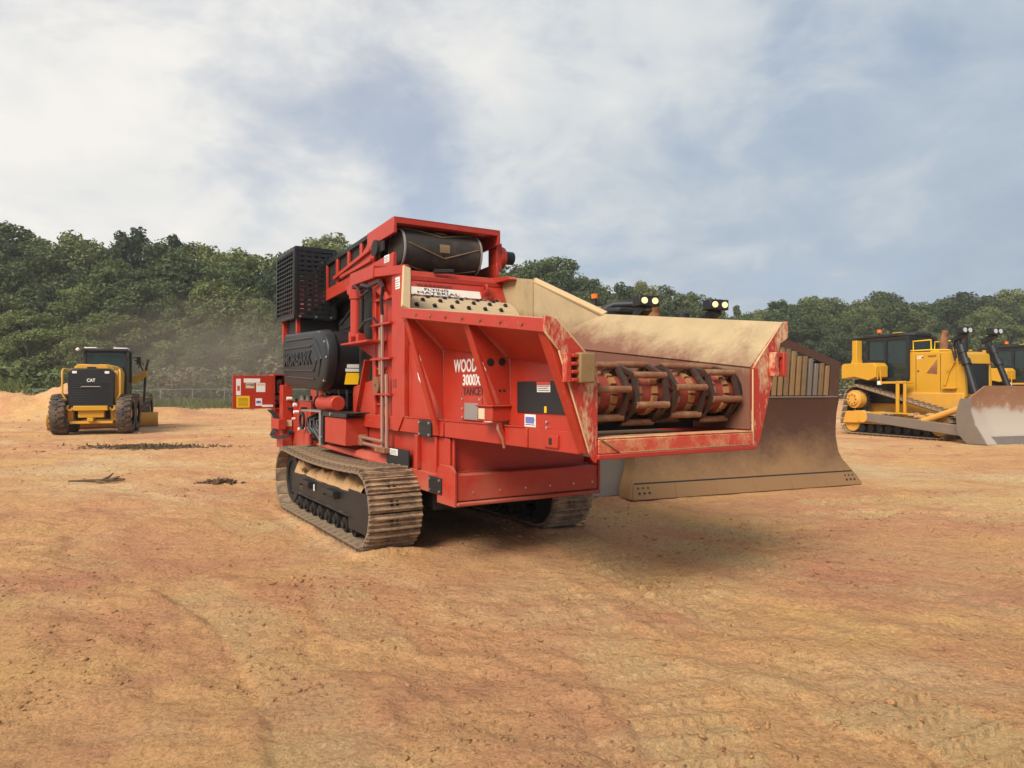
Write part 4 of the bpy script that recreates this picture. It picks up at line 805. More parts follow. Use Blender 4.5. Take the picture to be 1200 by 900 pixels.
    # tracks, frames
    for s in (-1, 1):
        y0 = s * 1.13 - .29
        track(D, [(-5.32, 1.30, .46), (-5.55, .47, .40), (-1.95, .50, .43)], y0, .58, 46, dshoe)
        ye = s * 1.42
        m = MB(); m.prism([(-5.6, .45), (-5.3, .80), (-4.4, .86), (-2.6, .80), (-1.9, .62), (-1.9, .42), (-5.4, .40)], 'y', s * 1.13 - .16, s * 1.13 + .16); p('track_frame', 'yeld', m)
        m = MB().cyl((-5.32, s * 1.10, 1.30), (-5.32, s * 1.46, 1.30), .33, n=24); m.cyl((-5.32, s * 1.46, 1.30), (-5.32, s * 1.53, 1.30), .27, .23, n=24); fd_ = p('final_drive', 'yeld', m, .01)
        for i in range(8): a = i * math.pi / 4; p('drive_bolt', 'rust', MB().cyl((-5.32 + .17 * math.cos(a), s * 1.52, 1.30 + .17 * math.sin(a)), (-5.32 + .17 * math.cos(a), s * 1.55, 1.30 + .17 * math.sin(a)), .03, n=8), 0, fd_)
        m = MB()
        for i in range(22):
            a = i * 2 * math.pi / 22; m.prism([(-5.32 + .40 * math.cos(a - .10), 1.30 + .40 * math.sin(a - .10)), (-5.32 + .47 * math.cos(a), 1.30 + .47 * math.sin(a)), (-5.32 + .40 * math.cos(a + .10), 1.30 + .40 * math.sin(a + .10))], 'y', s * 1.13 - .04, s * 1.13 + .04)
        m.ring((-5.32, s * 1.13, 1.30), (0, 1, 0), .2, .42, .07, 24); p('sprocket', 'dark', m, 0)
        for ix, cz, r in ((-5.55, .47, .36), (-1.95, .50, .38)): p('idler', 'yeld', MB().cyl((ix, s * 1.13 - .15, cz), (ix, s * 1.13 + .15, cz), r, n=22), 0)
        p('idler_guard', 'yeld', MB().prism([(-5.9, .40), (-5.75, .85), (-4.9, .90), (-4.7, .45)], 'y', min(s * 1.30, s * 1.40), max(s * 1.30, s * 1.40)), .02)
        for i in range(8): p('track_roller', 'dark', MB().cyl((-5.05 + i * .38, s * 1.13 - .2, .26), (-5.05 + i * .38, s * 1.13 + .2, .26), .14, n=12), 0)
        # push arm and tilt cylinder
        m = MB().hexa([(-4.75, ye + s * .12 - .08, .52), (-.75, ye + s * .12 - .08, .18), (-.75, ye + s * .12 + .08, .18), (-4.75, ye + s * .12 + .08, .52), (-4.75, ye + s * .12 - .08, .82), (-.75, ye + s * .12 - .08, .52), (-.75, ye + s * .12 + .08, .52), (-4.75, ye + s * .12 + .08, .82)]); p('push_arm', 'steel', m, .02)
        p('arm_pivot', 'yeld', MB().cyl((-4.75, s * 1.30, .66), (-4.75, ye + s * .22, .66), .20, n=16), .01)
        p('tilt_cylinder', 'yeld', MB().cyl((-2.35, ye + s * .10, .62), (-1.15, ye + s * .02, 1.05), .10, n=14), 0)
        p('tilt_rod', 'rust', MB().cyl((-1.35, ye + s * .03, .98), (-.62, ye, 1.22), .055, n=10), 0)
        m = MB()
        for i in range(30): rough_blob(m, (random.uniform(-4.6, -1.9), s * 1.15 + random.uniform(-.2, .28), .84 - .12 * random.random()), random.uniform(.06, .13), i, (1.6, 1, .6), 1, .3)
        p('frame_dirt', 'dirt', m, 0, kind='stuff')
        # rear fender tank
        m = MB().prism([(-6.0, 2.05), (-6.0, 2.56), (-5.9, 2.62), (-4.55, 2.62), (-4.42, 2.5), (-4.42, 2.10), (-4.75, 1.98), (-5.4, 2.12)], 'y', min(s * .78, s * 1.36), max(s * .78, s * 1.36)); p('fender_tank', 'yel', m, .02)
        m = MB(); m.box(-4.41, -3.35, min(s * .80, s * 1.30), max(s * .80, s * 1.30), 1.86, 1.94); p('step_plate', 'yel', m)
        m = MB(); m.tube([(-4.36, s * 1.33, 2.02), (-4.36, s * 1.36, 2.35), (-4.22, s * 1.36, 2.36), (-4.22, s * 1.33, 1.95)], .022); p('grab_handle', 'yel', m, 0)
        m = MB(); m.box(-3.52, -3.40, ye - .02 * s - .03, ye - .02 * s + .03, .86, 1.92); m.box(-3.22, -3.12, ye - .02 * s - .03, ye - .02 * s + .03, .86, 1.92); m.box(-3.52, -3.12, ye - .02 * s - .03, ye - .02 * s + .03, 1.86, 1.95); m.box(-3.6, -3.05, ye - .04 * s - .05, ye - .04 * s + .05, .80, .86); p('step_frame', 'yel', m)
        p('work_lamp', 'white', MB().box(-4.36, -4.24, s * 1.31 - .05, s * 1.31 + .05, 1.82, 1.96), .01)
        # lift cylinders leaning at the nose, with lamp arms
        m = MB().cyl((-1.62 + cx, s * cy, 3.0), (-1.10 + cx, s * (cy + .08), 1.55), .095, n=16); m.cyl((-1.66 + cx, s * cy, 3.1), (-1.57 + cx, s * (cy + .01), 2.85), .125, n=16); m.cyl((-1.49 + cx, s * (cy + .02), 2.64), (-1.42 + cx, s * (cy + .03), 2.46), .14, n=16); lc = p('lift_cylinder', 'blackm', m, 0)
        p('cylinder_rod', 'silver', MB().cyl((-1.10 + cx, s * (cy + .08), 1.55), (-.85 + cx, s * (cy + .12), .95), .05, n=10), 0, lc)
        m = MB(); m.bar((-1.62 + cx, s * (cy - .02), 2.6), (-1.80 + cx, s * (cy - .04), 3.34), .13, .16); m.bar((-1.95 + cx, s * (cy - .04), 3.25), (-1.52 + cx, s * (cy - .02), 3.46), .20, .16); m.tube([(-1.9 + cx, s * (cy - .12), 2.7), (-1.98 + cx, s * (cy - .12), 3.1), (-1.9 + cx, s * (cy - .08), 3.3)], .03); m.tube([(-1.8 + cx, s * (cy + .06), 2.6), (-1.9 + cx, s * (cy + .08), 3.0), (-1.88 + cx, s * (cy + .02), 3.3)], .03); p('lamp_arm', 'blackm', m, .01, lc)
        lb = p('lamp_box', 'blackm', MB().box(-1.68 + cx, -1.44 + cx, s * (cy - .02) - .22, s * (cy - .02) + .22, 3.47, 3.69), .02, lc)
        for q in (-.115, .115): p('lamp', 'lamp' if lit else 'lens', MB().cyl((-1.445 + cx, s * (cy - .02) + q, 3.58), (-1.42 + cx, s * (cy - .02) + q, 3.58), .075 if not lit else .062, n=16), 0, lc)
    # hull and hood
    p('rear_case', 'dark', MB().box(-5.95, -3.9, -.78, .78, 1.15, 2.04), .02)
    p('belly', 'yeld', MB().box(-5.7, -1.6, -.66, .66, .62, 1.55), .03)
    m = MB().prism([(-3.82, 1.50), (-3.82, 2.86), (-3.70, 2.97), (-2.12, 2.93), (-1.86, 2.80), (-1.62, 1.50)], 'y', -.60, .60); hd = p('hood', 'yel', m, .03)
    for s in (-1, 1):
        def hy(o): return s * (.60 + o)
        m = MB(); m.box(-3.42, -3.405, min(hy(0), hy(.006)), max(hy(0), hy(.006)), 1.62, 2.86); m.box(-2.48, -2.465, min(hy(0), hy(.006)), max(hy(0), hy(.006)), 1.62, 2.86); p('door_gap', 'letterdark', m, 0, hd, 'stuff')
        m = MB().prism([(-3.0, 2.22), (-2.60, 2.68), (-2.60, 2.18)], 'y', min(hy(.001), hy(.008)), max(hy(.001), hy(.008))); p('vent_mesh', 'rust', m, 0, hd)
        X = (1, 0, 0) if s < 0 else (-1, 0, 0); x0 = -3.38 if s < 0 else -2.85
        text('lettering', 'CAT', 'letter', hd, (x0, hy(.002), 2.715), X, Z1, .11, .24, .003, .02)
        text('lettering', 'YANCEY', 'letterdark', hd, (x0 + (.42 if s < 0 else -.42), hy(.002), 2.76), X, Z1, .07, .34, .003, .02)
        m = MB().prism([(-3.20, 2.745), (-3.155, 2.80), (-3.11, 2.745)], 'y', min(hy(.001), hy(.006)), max(hy(.001), hy(.006))); p('logo_mark', 'ink', m, 0, hd)
        m = MB(); m.box(-2.35, -1.85, min(hy(.001), hy(.14)), max(hy(.001), hy(.14)), 1.68, 1.73); m.bar((-2.3, hy(.03), 1.8), (-2.15, hy(.03), 2.3), .05, .09); m.bar((-2.2, hy(.03), 2.2), (-1.95, hy(.03), 2.6), .05, .10); p('side_ribs', 'yel', m, .01, hd, 'stuff')
        p('door_latch', 'letterdark', MB().cyl((-3.32, hy(0), 2.30), (-3.32, hy(.02), 2.30), .03, n=8), 0, hd)
    m = MB(); m.box(-1.72, -1.60, -.50, .50, 1.5, 2.50); p('grille', 'ink', m, .01)
    m = MB().prism([(-1.9, 2.52), (-1.58, 2.50), (-1.62, 2.83), (-1.88, 2.92)], 'y', -.56, .56); ns = p('nose_cap', 'yel', m, .02)
    p('nose_badge', 'white', MB().slab([(-1.596, -.30, 2.56), (-1.596, -.02, 2.56), (-1.62, -.02, 2.74), (-1.62, -.30, 2.74)], (.006, 0, 0)), 0, ns)
    for s in (-1, 1): m = MB().prism([(-1.9, 1.5), (-1.55, 1.4), (-1.62, 2.5), (-1.9, 2.5)], 'y', min(s * .50, s * .62), max(s * .50, s * .62)); p('nose_side', 'yel', m, .02)
    m = MB(); 
    for s in (-1, 1):
        m.tube([(-3.75, s * .52, 3.02), (-2.9, s * .52, 3.02), (-2.2, s * .50, 2.98)], .025); m.tube([(-3.6, s * .5, 2.95), (-3.6, s * .52, 3.35), (-2.9, s * .52, 3.36), (-2.9, s * .5, 2.95)], .025)
    p('hand_rail', 'decalyel', m, 0, kind='stuff')
    m = MB().cyl((-2.75, -.1, 2.93), (-2.75, -.1, 3.45), .13, n=16); m.cyl((-2.75, -.1, 3.45), (-2.70, -.1, 3.68), .10, .10, n=14); p('exhaust_stack', 'rust', m, 0)
    p('air_cleaner', 'blackm', MB().cyl((-2.3, .25, 2.93), (-2.3, .25, 3.42), .14, n=16), .02)
    # cab
    x0, x1, w = -5.45, -3.70, .64
    m = MB()
    for x in (x0, -4.62, x1):
        for s in (-1, 1): m.box(x - .05, x + .05, s * w - .05, s * w + .05, 2.0 if x > -5 else 2.6, 3.55)
    m.box(x0, x1, -w - .048, -w + .048, 3.45, 3.55); m.box(x0, x1, w - .048, w + .048, 3.45, 3.55); m.box(x0 - .048, x0 + .048, -w, w, 3.45, 3.549); m.box(x1 - .048, x1 + .048, -w, w, 3.45, 3.549)
    m.box(x0, -4.6, -w - .047, -w + .047, 2.60, 2.74); m.box(x0, -4.6, w - .047, w + .047, 2.60, 2.74); m.box(-4.6, x1, -w - .046, -w + .046, 1.95, 2.08); m.box(-4.6, x1, w - .046, w + .046, 1.95, 2.08)
    m.box(x1 - .04, x1 + .04, -w, w, 2.0, 2.45); m.box(x0 - .04, x0 + .04, -w, w, 2.0, 2.7)
    cb_ = p('cab_frame', 'blackm', m, .008)
    p('cab_roof', 'blackm', MB().prism([(x0 - .15, -w - .08), (x1 - .3, -w - .08), (x1 + .12, -w * .6), (x1 + .12, w * .6), (x1 - .3, w + .08), (x0 - .15, w + .08)], 'z', 3.553, 3.67), .03, cb_)
    for s in (-1, 1):
        p('side_window', 'glass', MB().box(x0 + .05, -4.67, s * w - .006, s * w + .006, 2.74, 3.45), 0, cb_); p('door_window', 'glass', MB().box(-4.57, x1 - .05, s * w - .006, s * w + .006, 2.08, 3.45), 0, cb_)
        p('cab_roof_strip', 'decalyel', MB().box(-4.3, -3.9, s * (w + .03) - .03, s * (w + .03) + .03, 3.683, 3.70), 0, cb_)
    p('windscreen', 'glass', MB().box(x1 - .006, x1 + .006, -w + .05, w - .05, 2.45, 3.45), 0, cb_); p('rear_window', 'glass', MB().box(x0 - .006, x0 + .006, -w + .05, w - .05, 2.7, 3.45), 0, cb_)
    m = MB(); m.box(-5.0, -4.45, -.28, .28, 2.25, 2.42); m.box(-5.1, -4.97, -.28, .28, 2.4, 3.05); p('seat', 'ink', m, .03, cb_)
    p('cab_floor', 'blackm', MB().box(x0, x1, -w + .05, w - .05, 1.9, 1.99), 0, cb_)
    # roll-over posts at the rear, lamps and beacon
    for s in (-1, 1):
        m = MB().prism([(-5.95, 2.6), (-5.58, 2.6), (-5.64, 2.8), (-5.64, 3.50), (-5.86, 3.50), (-5.86, 2.8)], 'y', min(s * .72, s * .98), max(s * .72, s * .98)); p('rollover_post', 'yel', m, .015)
        lb = p('rear_lamp', 'blackm', MB().box(-6.14, -5.90, s * .85 - .12, s * .85 + .12, 3.36, 3.58), .02); p('lamp_lens', 'decalyel', MB().box(-6.15, -6.139, s * .85 - .10, s * .85 + .10, 3.38, 3.56), 0, lb)
    p('rollover_beam', 'blackm', MB().box(-5.87, -5.63, -.98, .98, 3.51, 3.60), .01)
    bc = p('beacon_stem', 'ink', MB().cyl((-5.0, by, 3.66), (-5.0, by, 3.74 + deck), .035 if not deck else .05, n=10), 0); p('beacon', 'orange', MB().cyl((-5.0, by, 3.74 + deck), (-5.0, by, 3.86 + deck), .075, n=14), .01, bc)
    if deck: m = MB().tube([(-4.7, -.2, 3.70), (-4.5, .05, 3.84), (-4.2, .35, 3.84), (-3.9, .6, 3.72)], [.10, .12, .09, .06], 10); p('intake_duct', 'blackm', m, 0)
    # ripper at the rear
    m = MB(); m.box(-6.5, -6.0, -.5, .5, .8, 1.5); m.bar((-6.4, 0, 1.3), (-6.9, 0, .5), .14, .3); p('ripper', 'yeld', m, .02)
    return D
def dz_origin(px, py, hw, ang):
    q = gpt(px, py); a = R(ang); v = Vector((math.cos(a), math.sin(a), 0)); return q + v * hw
dA = dozer(dz_origin(740, 587, 2.38, 23), 23, 'bulldozer parked behind the red grinder, wide brown blade with barred spill guard, lamps lit', 2.38, True, True, 'bladebrown', cy=.82, cx=-.42, deck=.30, by=-.17)
dA.scale = (1, 1, .925)
dB = dozer(dz_origin(1152, 522, 1.95, 20), 20, 'yellow bulldozer with bare steel blade and unlit lamps standing right of the brown blade', 1.95, False, False)
a_ = R(20); Uv = Vector((math.sin(a_), -math.cos(a_), 0)); Vv = Vector((math.cos(a_), math.sin(a_), 0))
cc = Vector((23.3, 31.6, 0)) - (-3.70) * Uv + .64 * Vv
dC = dozer(cc, 20, 'farthest yellow bulldozer, mostly hidden behind the nose of the steel-bladed bulldozer', 1.95, False, False)

# ---------------------------------------------------------------- motor grader seen from the rear (x = backwards, y = its right, z up)
ga = R(21); gq = Vector((-15.62, 26.45, 0)); GR = empty('motor_grader', gq, ga - math.pi / 2, 'yellow motor grader with black rear grille, seen from behind in front of the wood', 'grader')
def q(name, mats, mb, bev=.012, parent=None, kind=None): return mb.build(name, mats, parent or GR, bev, kind)
def wheel(u, v, r=.74, w=.48):
    m = MB(); n = 40; prof_ = [(-w / 2, r * .62), (-w / 2 - .02, r * .8), (-w * .44, r * .95), (-w * .2, r * .985), (w * .2, r * .985), (w * .44, r * .95), (w / 2 + .02, r * .8), (w / 2, r * .62)]
    vs = [(u + rr2 * math.cos(2 * math.pi * i / n), v + yy_, r + rr2 * math.sin(2 * math.pi * i / n)) for i in range(n) for yy_, rr2 in prof_]; k = len(prof_)
    m.add(vs, [(i * k + j, i * k + j + 1, ((i + 1) % n) * k + j + 1, ((i + 1) % n) * k + j) for i in range(n) for j in range(k - 1)])
    wh = q('wheel', 'tyre', m, 0)
    m = MB()
    for i in range(22):
        for s in (-1, 1):
            a = 2 * math.pi * (i + (.5 if s > 0 else 0)) / 22; b = a + .16
            c0 = Vector((u + r * .975 * math.cos(a), v + s * .01, r + r * .975 * math.sin(a))); c1 = Vector((u + r * .93 * math.cos(b), v + s * w * .50, r + r * .93 * math.sin(b)))
            m.bar(c0, c1, .075, .09, (math.cos(a), 0, math.sin(a)))
    q('tread_lugs', 'tyre', m, 0, wh, 'stuff')
    m = MB().cyl((u, v - .12, r), (u, v + .12, r), r * .60, n=22); m.cyl((u, v - .2, r), (u, v + .2, r), r * .22, n=14); q('rim', 'yeld', m, .01, wh)
for u in (0, -1.55):
    for v in (-1.06, 1.06): wheel(u, v)
for v in (-1.05, 1.05): wheel(-6.1, v)
for s in (-1, 1): q('tandem_case', 'yeld', MB().prism([(.30, .5), (.35, .85), (-.2, 1.15), (-1.4, 1.15), (-1.85, .85), (-1.8, .5), (-.8, .38)], 'y', min(s * .60, s * .80), max(s * .60, s * .80)), .03)
m = MB().prism([(-.72, 1.0), (-.76, 2.28), (-.60, 2.42), (.60, 2.42), (.76, 2.28), (.72, 1.0)], 'x', .02, .52); gr = q('rear_grille', 'black', m, .03)
for k in range(9): q('grille_slat', 'black', MB().box(.521, .535, -.56, .56, 1.18 + k * .085, 1.215 + k * .085), .004, gr)
for v in (-.52, .52): q('rear_lamp', 'white', MB().box(.523, .545, v - .075, v + .075, 2.24, 2.33), .006, gr)
text('lettering', 'CAT', 'letter', gr, (.540, -.13, 1.93), (0, 1, 0), Z1, .125, .27, .004, .02)
q('grille_handle', 'greyp', MB().tube([(.53, -.32, 1.72), (.57, -.30, 1.76), (.57, .30, 1.76), (.53, .32, 1.72)], .02), 0, gr)
m = MB().prism([(-.70, 2.30), (-.62, 2.50), (-.45, 2.60), (.45, 2.60), (.62, 2.50), (.70, 2.30), (.66, 1.2), (-.66, 1.2)], 'x', -2.4, .015); hd_ = q('engine_hood', 'yel', m, .03); q('hood_vent', 'ink', MB().box(-.02, .25, -.14, .14, 2.605, 2.62), 0, hd_)
m = MB().prism([(-.58, 2.423), (-.45, 2.58), (.45, 2.58), (.58, 2.423)], 'x', .03, .40); q('hood_lip', 'yeld', m, .02); q('hood_notch', 'ink', MB().box(.401, .42, -.14, .14, 2.43, 2.49), 0)
for s in (-1, 1): q('side_rail', 'yel', MB().tube([(.40, s * .80, 1.25), (.40, s * .93, 1.5), (.40, s * .93, 2.32), (.36, s * .90, 2.40), (-.4, s * .86, 2.40)], .035), 0)
m = MB().box(-.2, .3, .72, .86, 1.0, 2.36); q('side_post', 'yeld', m, .02)
m = MB(); m.box(.1, .62, -.55, .55, .88, 1.06); m.box(.15, .50, -.42, .42, .62, .88); m.box(.2, .70, -.10, .10, .48, .62); q('rear_hitch', 'yel', m, .02)
for s in (-1, 1): q('tow_lug', 'yel', MB().ring((.45, s * .68, .98), (1, 0, 0), .04, .12, .10, 14), .006)
q('rear_axle', 'dark', MB().cyl((-.7, -.95, .75), (-.7, .95, .75), .16, n=14), 0); q('rear_crossbar', 'yeld', MB().box(.35, .48, -.70, .70, .40, .50), .01); q('belly', 'dark', MB().box(-2.4, .1, -.6, .6, .55, 1.05), .02)
# cab
m = MB()
for u in (-2.5, -3.9):
    for v in (-.72, .72): m.box(u - .05, u + .05, v - .05, v + .05, 1.3, 3.2)
m.box(-2.55, -2.45, -.72, .72, 2.5, 2.62); m.box(-2.55, -2.45, -.72, .72, 3.12, 3.2); m.box(-3.9, -2.5, .67, .77, 1.3, 1.9); m.box(-3.9, -2.5, -.77, -.67, 1.3, 1.9); m.box(-2.56, -2.44, -.7, .7, 1.3, 2.4)
gc_ = q('cab_frame', 'blackm', m, .01); q('cab_roof', 'blackm', MB().prism([(-.86, 3.20), (-.80, 3.30), (.80, 3.30), (.86, 3.20)], 'x', -4.05, -2.3), .02, gc_)
for v0, v1 in ((-.72, -.28), (.30, .82)): q('roof_panel', 'white', MB().box(-2.9, -2.32, v0, v1, 3.302, 3.35), .02, gc_)
q('rear_window', 'glass', MB().box(-2.505, -2.495, -.66, .66, 2.62, 3.12), 0, gc_); q('front_window', 'glass', MB().box(-3.905, -3.895, -.66, .66, 1.9, 3.12), 0, gc_)
for s in (-1, 1): q('side_window', 'glass', MB().box(-3.85, -2.55, s * .72 - .005, s * .72 + .005, 1.9, 3.12), 0, gc_)
m = MB(); m.box(-3.3, -2.9, -.30, .30, 2.1, 2.25); m.box(-2.95, -2.8, -.30, .30, 2.2, 2.98); q('seat', 'greyp', m, .05, gc_)
q('wiper', 'white', MB().cyl((-2.4, -1.0, 3.22), (-2.4, -.92, 3.30), .06, n=8), 0, gc_)
# front frame, moldboard, right lift arm
m = MB(); m.bar((-2.6, 0, 1.5), (-6.4, 0, 1.75), .35, .40); m.box(-6.4, -5.8, -.9, .9, .55, .95); q('front_frame', 'yel', m, .02)
mbp = [(-.05, .12), (.10, .26), (.14, .46), (.06, .66), (.10, .66), (.19, .46), (.15, .24), (0, .10)]
e0, e1 = Vector((-2.35, -2.0, 0)), Vector((-4.3, 1.75, 0)); m = MB(); m.slab([(e0.x + a_, e0.y, b_) for a_, b_ in mbp], e1 - e0); mb_ = q('moldboard', 'yeld', m, .004)
m = MB(); m.slab([(e0.x - .06, e0.y, .02), (e0.x - .01, e0.y, .02), (e0.x + .0, e0.y, .115), (e0.x - .05, e0.y, .115)], e1 - e0); q('cutting_edge', 'steel', m, 0, mb_)
m = MB(); m.bar((-4.2, .75, 2.0), (-4.25, 1.25, 2.35), .22, .28); m.box(-4.35, -4.1, 1.15, 1.33, 2.22, 2.46); la = q('lift_arm', 'yel', m, .02); q('lift_cylinder', 'dark', MB().tube([(-4.2, 1.20, 1.1), (-4.2, 1.26, 2.4), (-4.2, 1.36, 2.95)], .05), 0, la)
m = MB(); m.tube([(-4.1, .85, 2.9), (-4.15, 1.0, 2.85), (-4.2, 1.1, 2.6), (-4.2, 1.2, 2.4)], .03); m.tube([(-4.1, 1.0, 2.55), (-4.1, 1.08, 2.9), (-4.1, 1.2, 2.7)], .025); q('hose', 'hose', m, 0, la, 'stuff')
m = MB(); m.tube([(-3.9, .78, 3.0), (-3.9, .98, 3.02)], .02); m.box(-3.95, -3.88, 0.95, 1.12, 2.72, 3.05); q('mirror', 'blackm', m, .01)

# ---------------------------------------------------------------- wood behind the fence
def leafmat(name, c0, c1, c2):
    m = bpy.data.materials.new(name); m.use_nodes = True; t = m.node_tree; n = t.nodes; l = t.links; b = n['Principled BSDF']
    oi = n.new('ShaderNodeObjectInfo'); at = n.new('ShaderNodeAttribute'); at.attribute_name = 'tint'
    ad = n.new('ShaderNodeMath'); ad.operation = 'MULTIPLY_ADD'; l.new(oi.outputs['Random'], ad.inputs[0]); ad.inputs[1].default_value = .75; l.new(at.outputs['Fac'], ad.inputs[2])
    r = n.new('ShaderNodeValToRGB'); l.new(ad.outputs[0], r.inputs[0]); e = r.color_ramp.elements; e[0].position = .15; e[0].color = (*c0, 1); e[1].position = 1.2 if False else 1.0; e[1].color = (*c2, 1); k = e.new(.6); k.color = (*c1, 1)
    l.new(r.outputs[0], b.inputs['Base Color']); b.inputs['Roughness'].default_value = .65; b.inputs['Specular IOR Level'].default_value = .25
    tr = n.new('ShaderNodeBsdfTranslucent'); l.new(r.outputs[0], tr.inputs[0]); mx = n.new('ShaderNodeMixShader'); mx.inputs[0].default_value = .30; o = n['Material Output']
    l.new(b.outputs[0], mx.inputs[1]); l.new(tr.outputs[0], mx.inputs[2]); l.new(mx.outputs[0], o.inputs[0]); return m
M['leaf'] = leafmat('broadleaf foliage', (.052, .082, .030), (.104, .140, .046), (.175, .205, .068))
M['leafd'] = leafmat('dark foliage', (.036, .060, .028), (.070, .100, .040), (.125, .150, .058))
M['leafp'] = leafmat('pale foliage', (.105, .13, .042), (.15, .175, .058), (.20, .22, .08))
M['leafb'] = leafmat('dry brown foliage', (.11, .088, .055), (.155, .125, .075), (.19, .16, .09))
def leaves(centers, radii, counts, size, seed, flat=.75, up=.35):
    g = np.random.default_rng(seed); V = []; tint = []
    for c, r, k in zip(centers, radii, counts):
        d = g.normal(size=(k, 3)); d /= np.linalg.norm(d, axis=1)[:, None]; rad = (g.random(k) ** .35)[:, None]
        p = c + d * rad * np.array([r, r, r * flat])
        nrm = d * .7 + g.normal(size=(k, 3)) * .55 + np.array([0, 0, up]); nrm /= np.linalg.norm(nrm, axis=1)[:, None]
        a = np.cross(nrm, g.normal(size=(k, 3))); a /= np.linalg.norm(a, axis=1)[:, None]; b = np.cross(nrm, a)
        s = size * (.6 + .8 * g.random(k))[:, None]; bend = nrm * s * .25
        V.append(np.stack([p - a * s, p - b * s * .55 + bend, p + a * s, p + b * s * .55 + bend], 1))
        tint.append(np.repeat((g.random() * .28 + g.random(k) * .22)[:, None] if False else (g.random() * .3 + g.random(k) * .2), 4))
    V = np.concatenate(V).reshape(-1, 3); T = np.concatenate(tint); F = np.arange(len(V)).reshape(-1, 4)
    return V, F, T
def leaf_mesh(name, parts, mat_):
    V, F, T = parts; me = np_mesh(name, V, F); a = me.attributes.new('tint', 'FLOAT', 'POINT'); a.data.foreach_set('value', T.astype(np.float32)); me.materials.append(M[mat_]); return me
def make_tree(seed, kind):
    """returns (crown lobes, trunk MB) for a tree about 18 m tall"""
    g = np.random.default_rng(seed); H = 18.; C, Rr, K = [], [], []
    if kind == 'pine':
        for z in np.linspace(5, 17.6, 17):
            n = max(2, int(6 * (1 - (z - 5) / 15))); rr = 3.0 * (1 - ((z - 5) / 13.2) ** 1.5) + .35
            for i in range(n):
                a = g.random() * 6.28; q_ = rr * (.45 + .5 * g.random()); C.append((q_ * math.cos(a), q_ * math.sin(a), z + g.normal() * .3)); Rr.append(.55 + .6 * rr / 3.5 * (.7 + .6 * g.random())); K.append(int(90 + 60 * Rr[-1]))
    else:
        n = 56
        for i in range(n):
            u = g.random() * 2 - 1; a = g.random() * 6.28; rad = .55 + .45 * g.random(); cz = 9.8 + 7.2 * u * rad * .95; h = math.sqrt(max(0, 1 - (u * rad) ** 2))
            rr = 4.3 * h * (.55 + .45 * g.random()) * (1.12 - .25 * (cz / H)); C.append((rr * math.cos(a), rr * math.sin(a), cz)); r = .85 + .95 * g.random(); Rr.append(r); K.append(int(130 * r ** 1.6))
        for i in range(20):
            a = g.random() * 6.28; rr = 2.6 * g.random() ** .6; C.append((rr * math.cos(a), rr * math.sin(a), 15.6 + 1.9 * g.random() - rr * .55)); Rr.append(.6 + .5 * g.random()); K.append(80)
    C = np.array(C); t = MB(); top = 15.5 if kind == 'pine' else 13
    path = [(g.normal() * .05 * z ** .8, g.normal() * .05 * z ** .8, z) for z in np.linspace(-.3, top, 8)]; t.tube(path, [.27 * (1 - .85 * i / 7) + .02 for i in range(8)], 8)
    for i in range(0, len(C), 3 if kind != 'pine' else 4):
        c = C[i]; z0 = max(2.0, c[2] - 2.2 - g.random()); k = int(np.clip(z0 / top * 7, 0, 5)); b = Vector(path[k]); mid_ = b.lerp(Vector(c), .5) + Vector((0, 0, .3)); t.tube([b, mid_, c], [.09, .06, .025], 5)
    return leaves(C, Rr, K, .20 if kind != 'pine' else .17, seed + 50), t
TREES = {}
for key, kind, mt, seeds in (('broad', 'b', 'leaf', (1, 2, 3)), ('dark', 'b', 'leafd', (4, 5)), ('pale', 'b', 'leafp', (6,)), ('pine', 'pine', 'leafd', (8, 9)), ('dry', 'b', 'leafb', (10,))):
    TREES[key] = []
    for sd in seeds:
        lv, tk = make_tree(sd, kind); TREES[key].append((leaf_mesh('crown', lv, mt), tk.mesh('trunk', 'bark')))
TL = {'broad': ('broadleaf_tree', 'mid green broadleaf tree'), 'dark': ('dark_tree', 'dark green dense tree'), 'pale': ('pale_tree', 'pale yellow-green tree'), 'pine': ('pine_tree', 'slender dark pine'), 'dry': ('dusty_tree', 'brown dusty tree')}
ROWS = ('tall %s on the skyline', 'tall %s in the second rank', 'shorter %s in mid wood', 'low %s at the wood edge')
def zone(px):
    for lim, t in ((55, 'beyond the sand heaps'), (190, 'beyond the motor grader'), (325, 'beyond the open control door'), (480, 'beyond the black engine covers'), (620, 'beyond the folded conveyor'), (760, 'beyond the raised hopper side'), (900, 'beyond the lit lamps'), (985, 'beyond the barred blade'), (1130, 'beyond the steel-bladed bulldozer')):
        if px < lim: return t
    return 'beyond the farthest bulldozer'
def plant_tree(key, X, Y, h, wid=1.0, px=0, row=0):
    cr, tk = random.choice(TREES[key]); nm, kd = TL[key]; lab = ROWS[row] % kd + ' ' + zone(px)
    e = empty(nm, (X, Y, gz(X, Y) - .05), random.uniform(0, 6.28), lab, 'tree', lab.replace(kd, kd + 's')); s = h / 17.6; e.scale = (s * wid, s * wid, s)
    link('trunk', tk, e); link('crown', cr, e)
SKY = [(-160, 262), (0, 257), (50, 252), (95, 262), (125, 283), (150, 268), (205, 267), (238, 292), (272, 288), (310, 290), (345, 275), (385, 266), (415, 270), (440, 290), (500, 298), (560, 302), (600, 303), (650, 300), (690, 308), (720, 318), (760, 335), (800, 345), (830, 345), (870, 350), (900, 352), (930, 348), (960, 350), (985, 356), (1020, 347), (1060, 345), (1090, 348), (1130, 342), (1170, 346), (1190, 334), (1230, 335), (1360, 340)]
sx_, sy_ = zip(*SKY)
def wood_depth(px): return float(np.interp(px, [-160, 350, 600, 800, 1360], [76, 78, 92, 108, 118]))
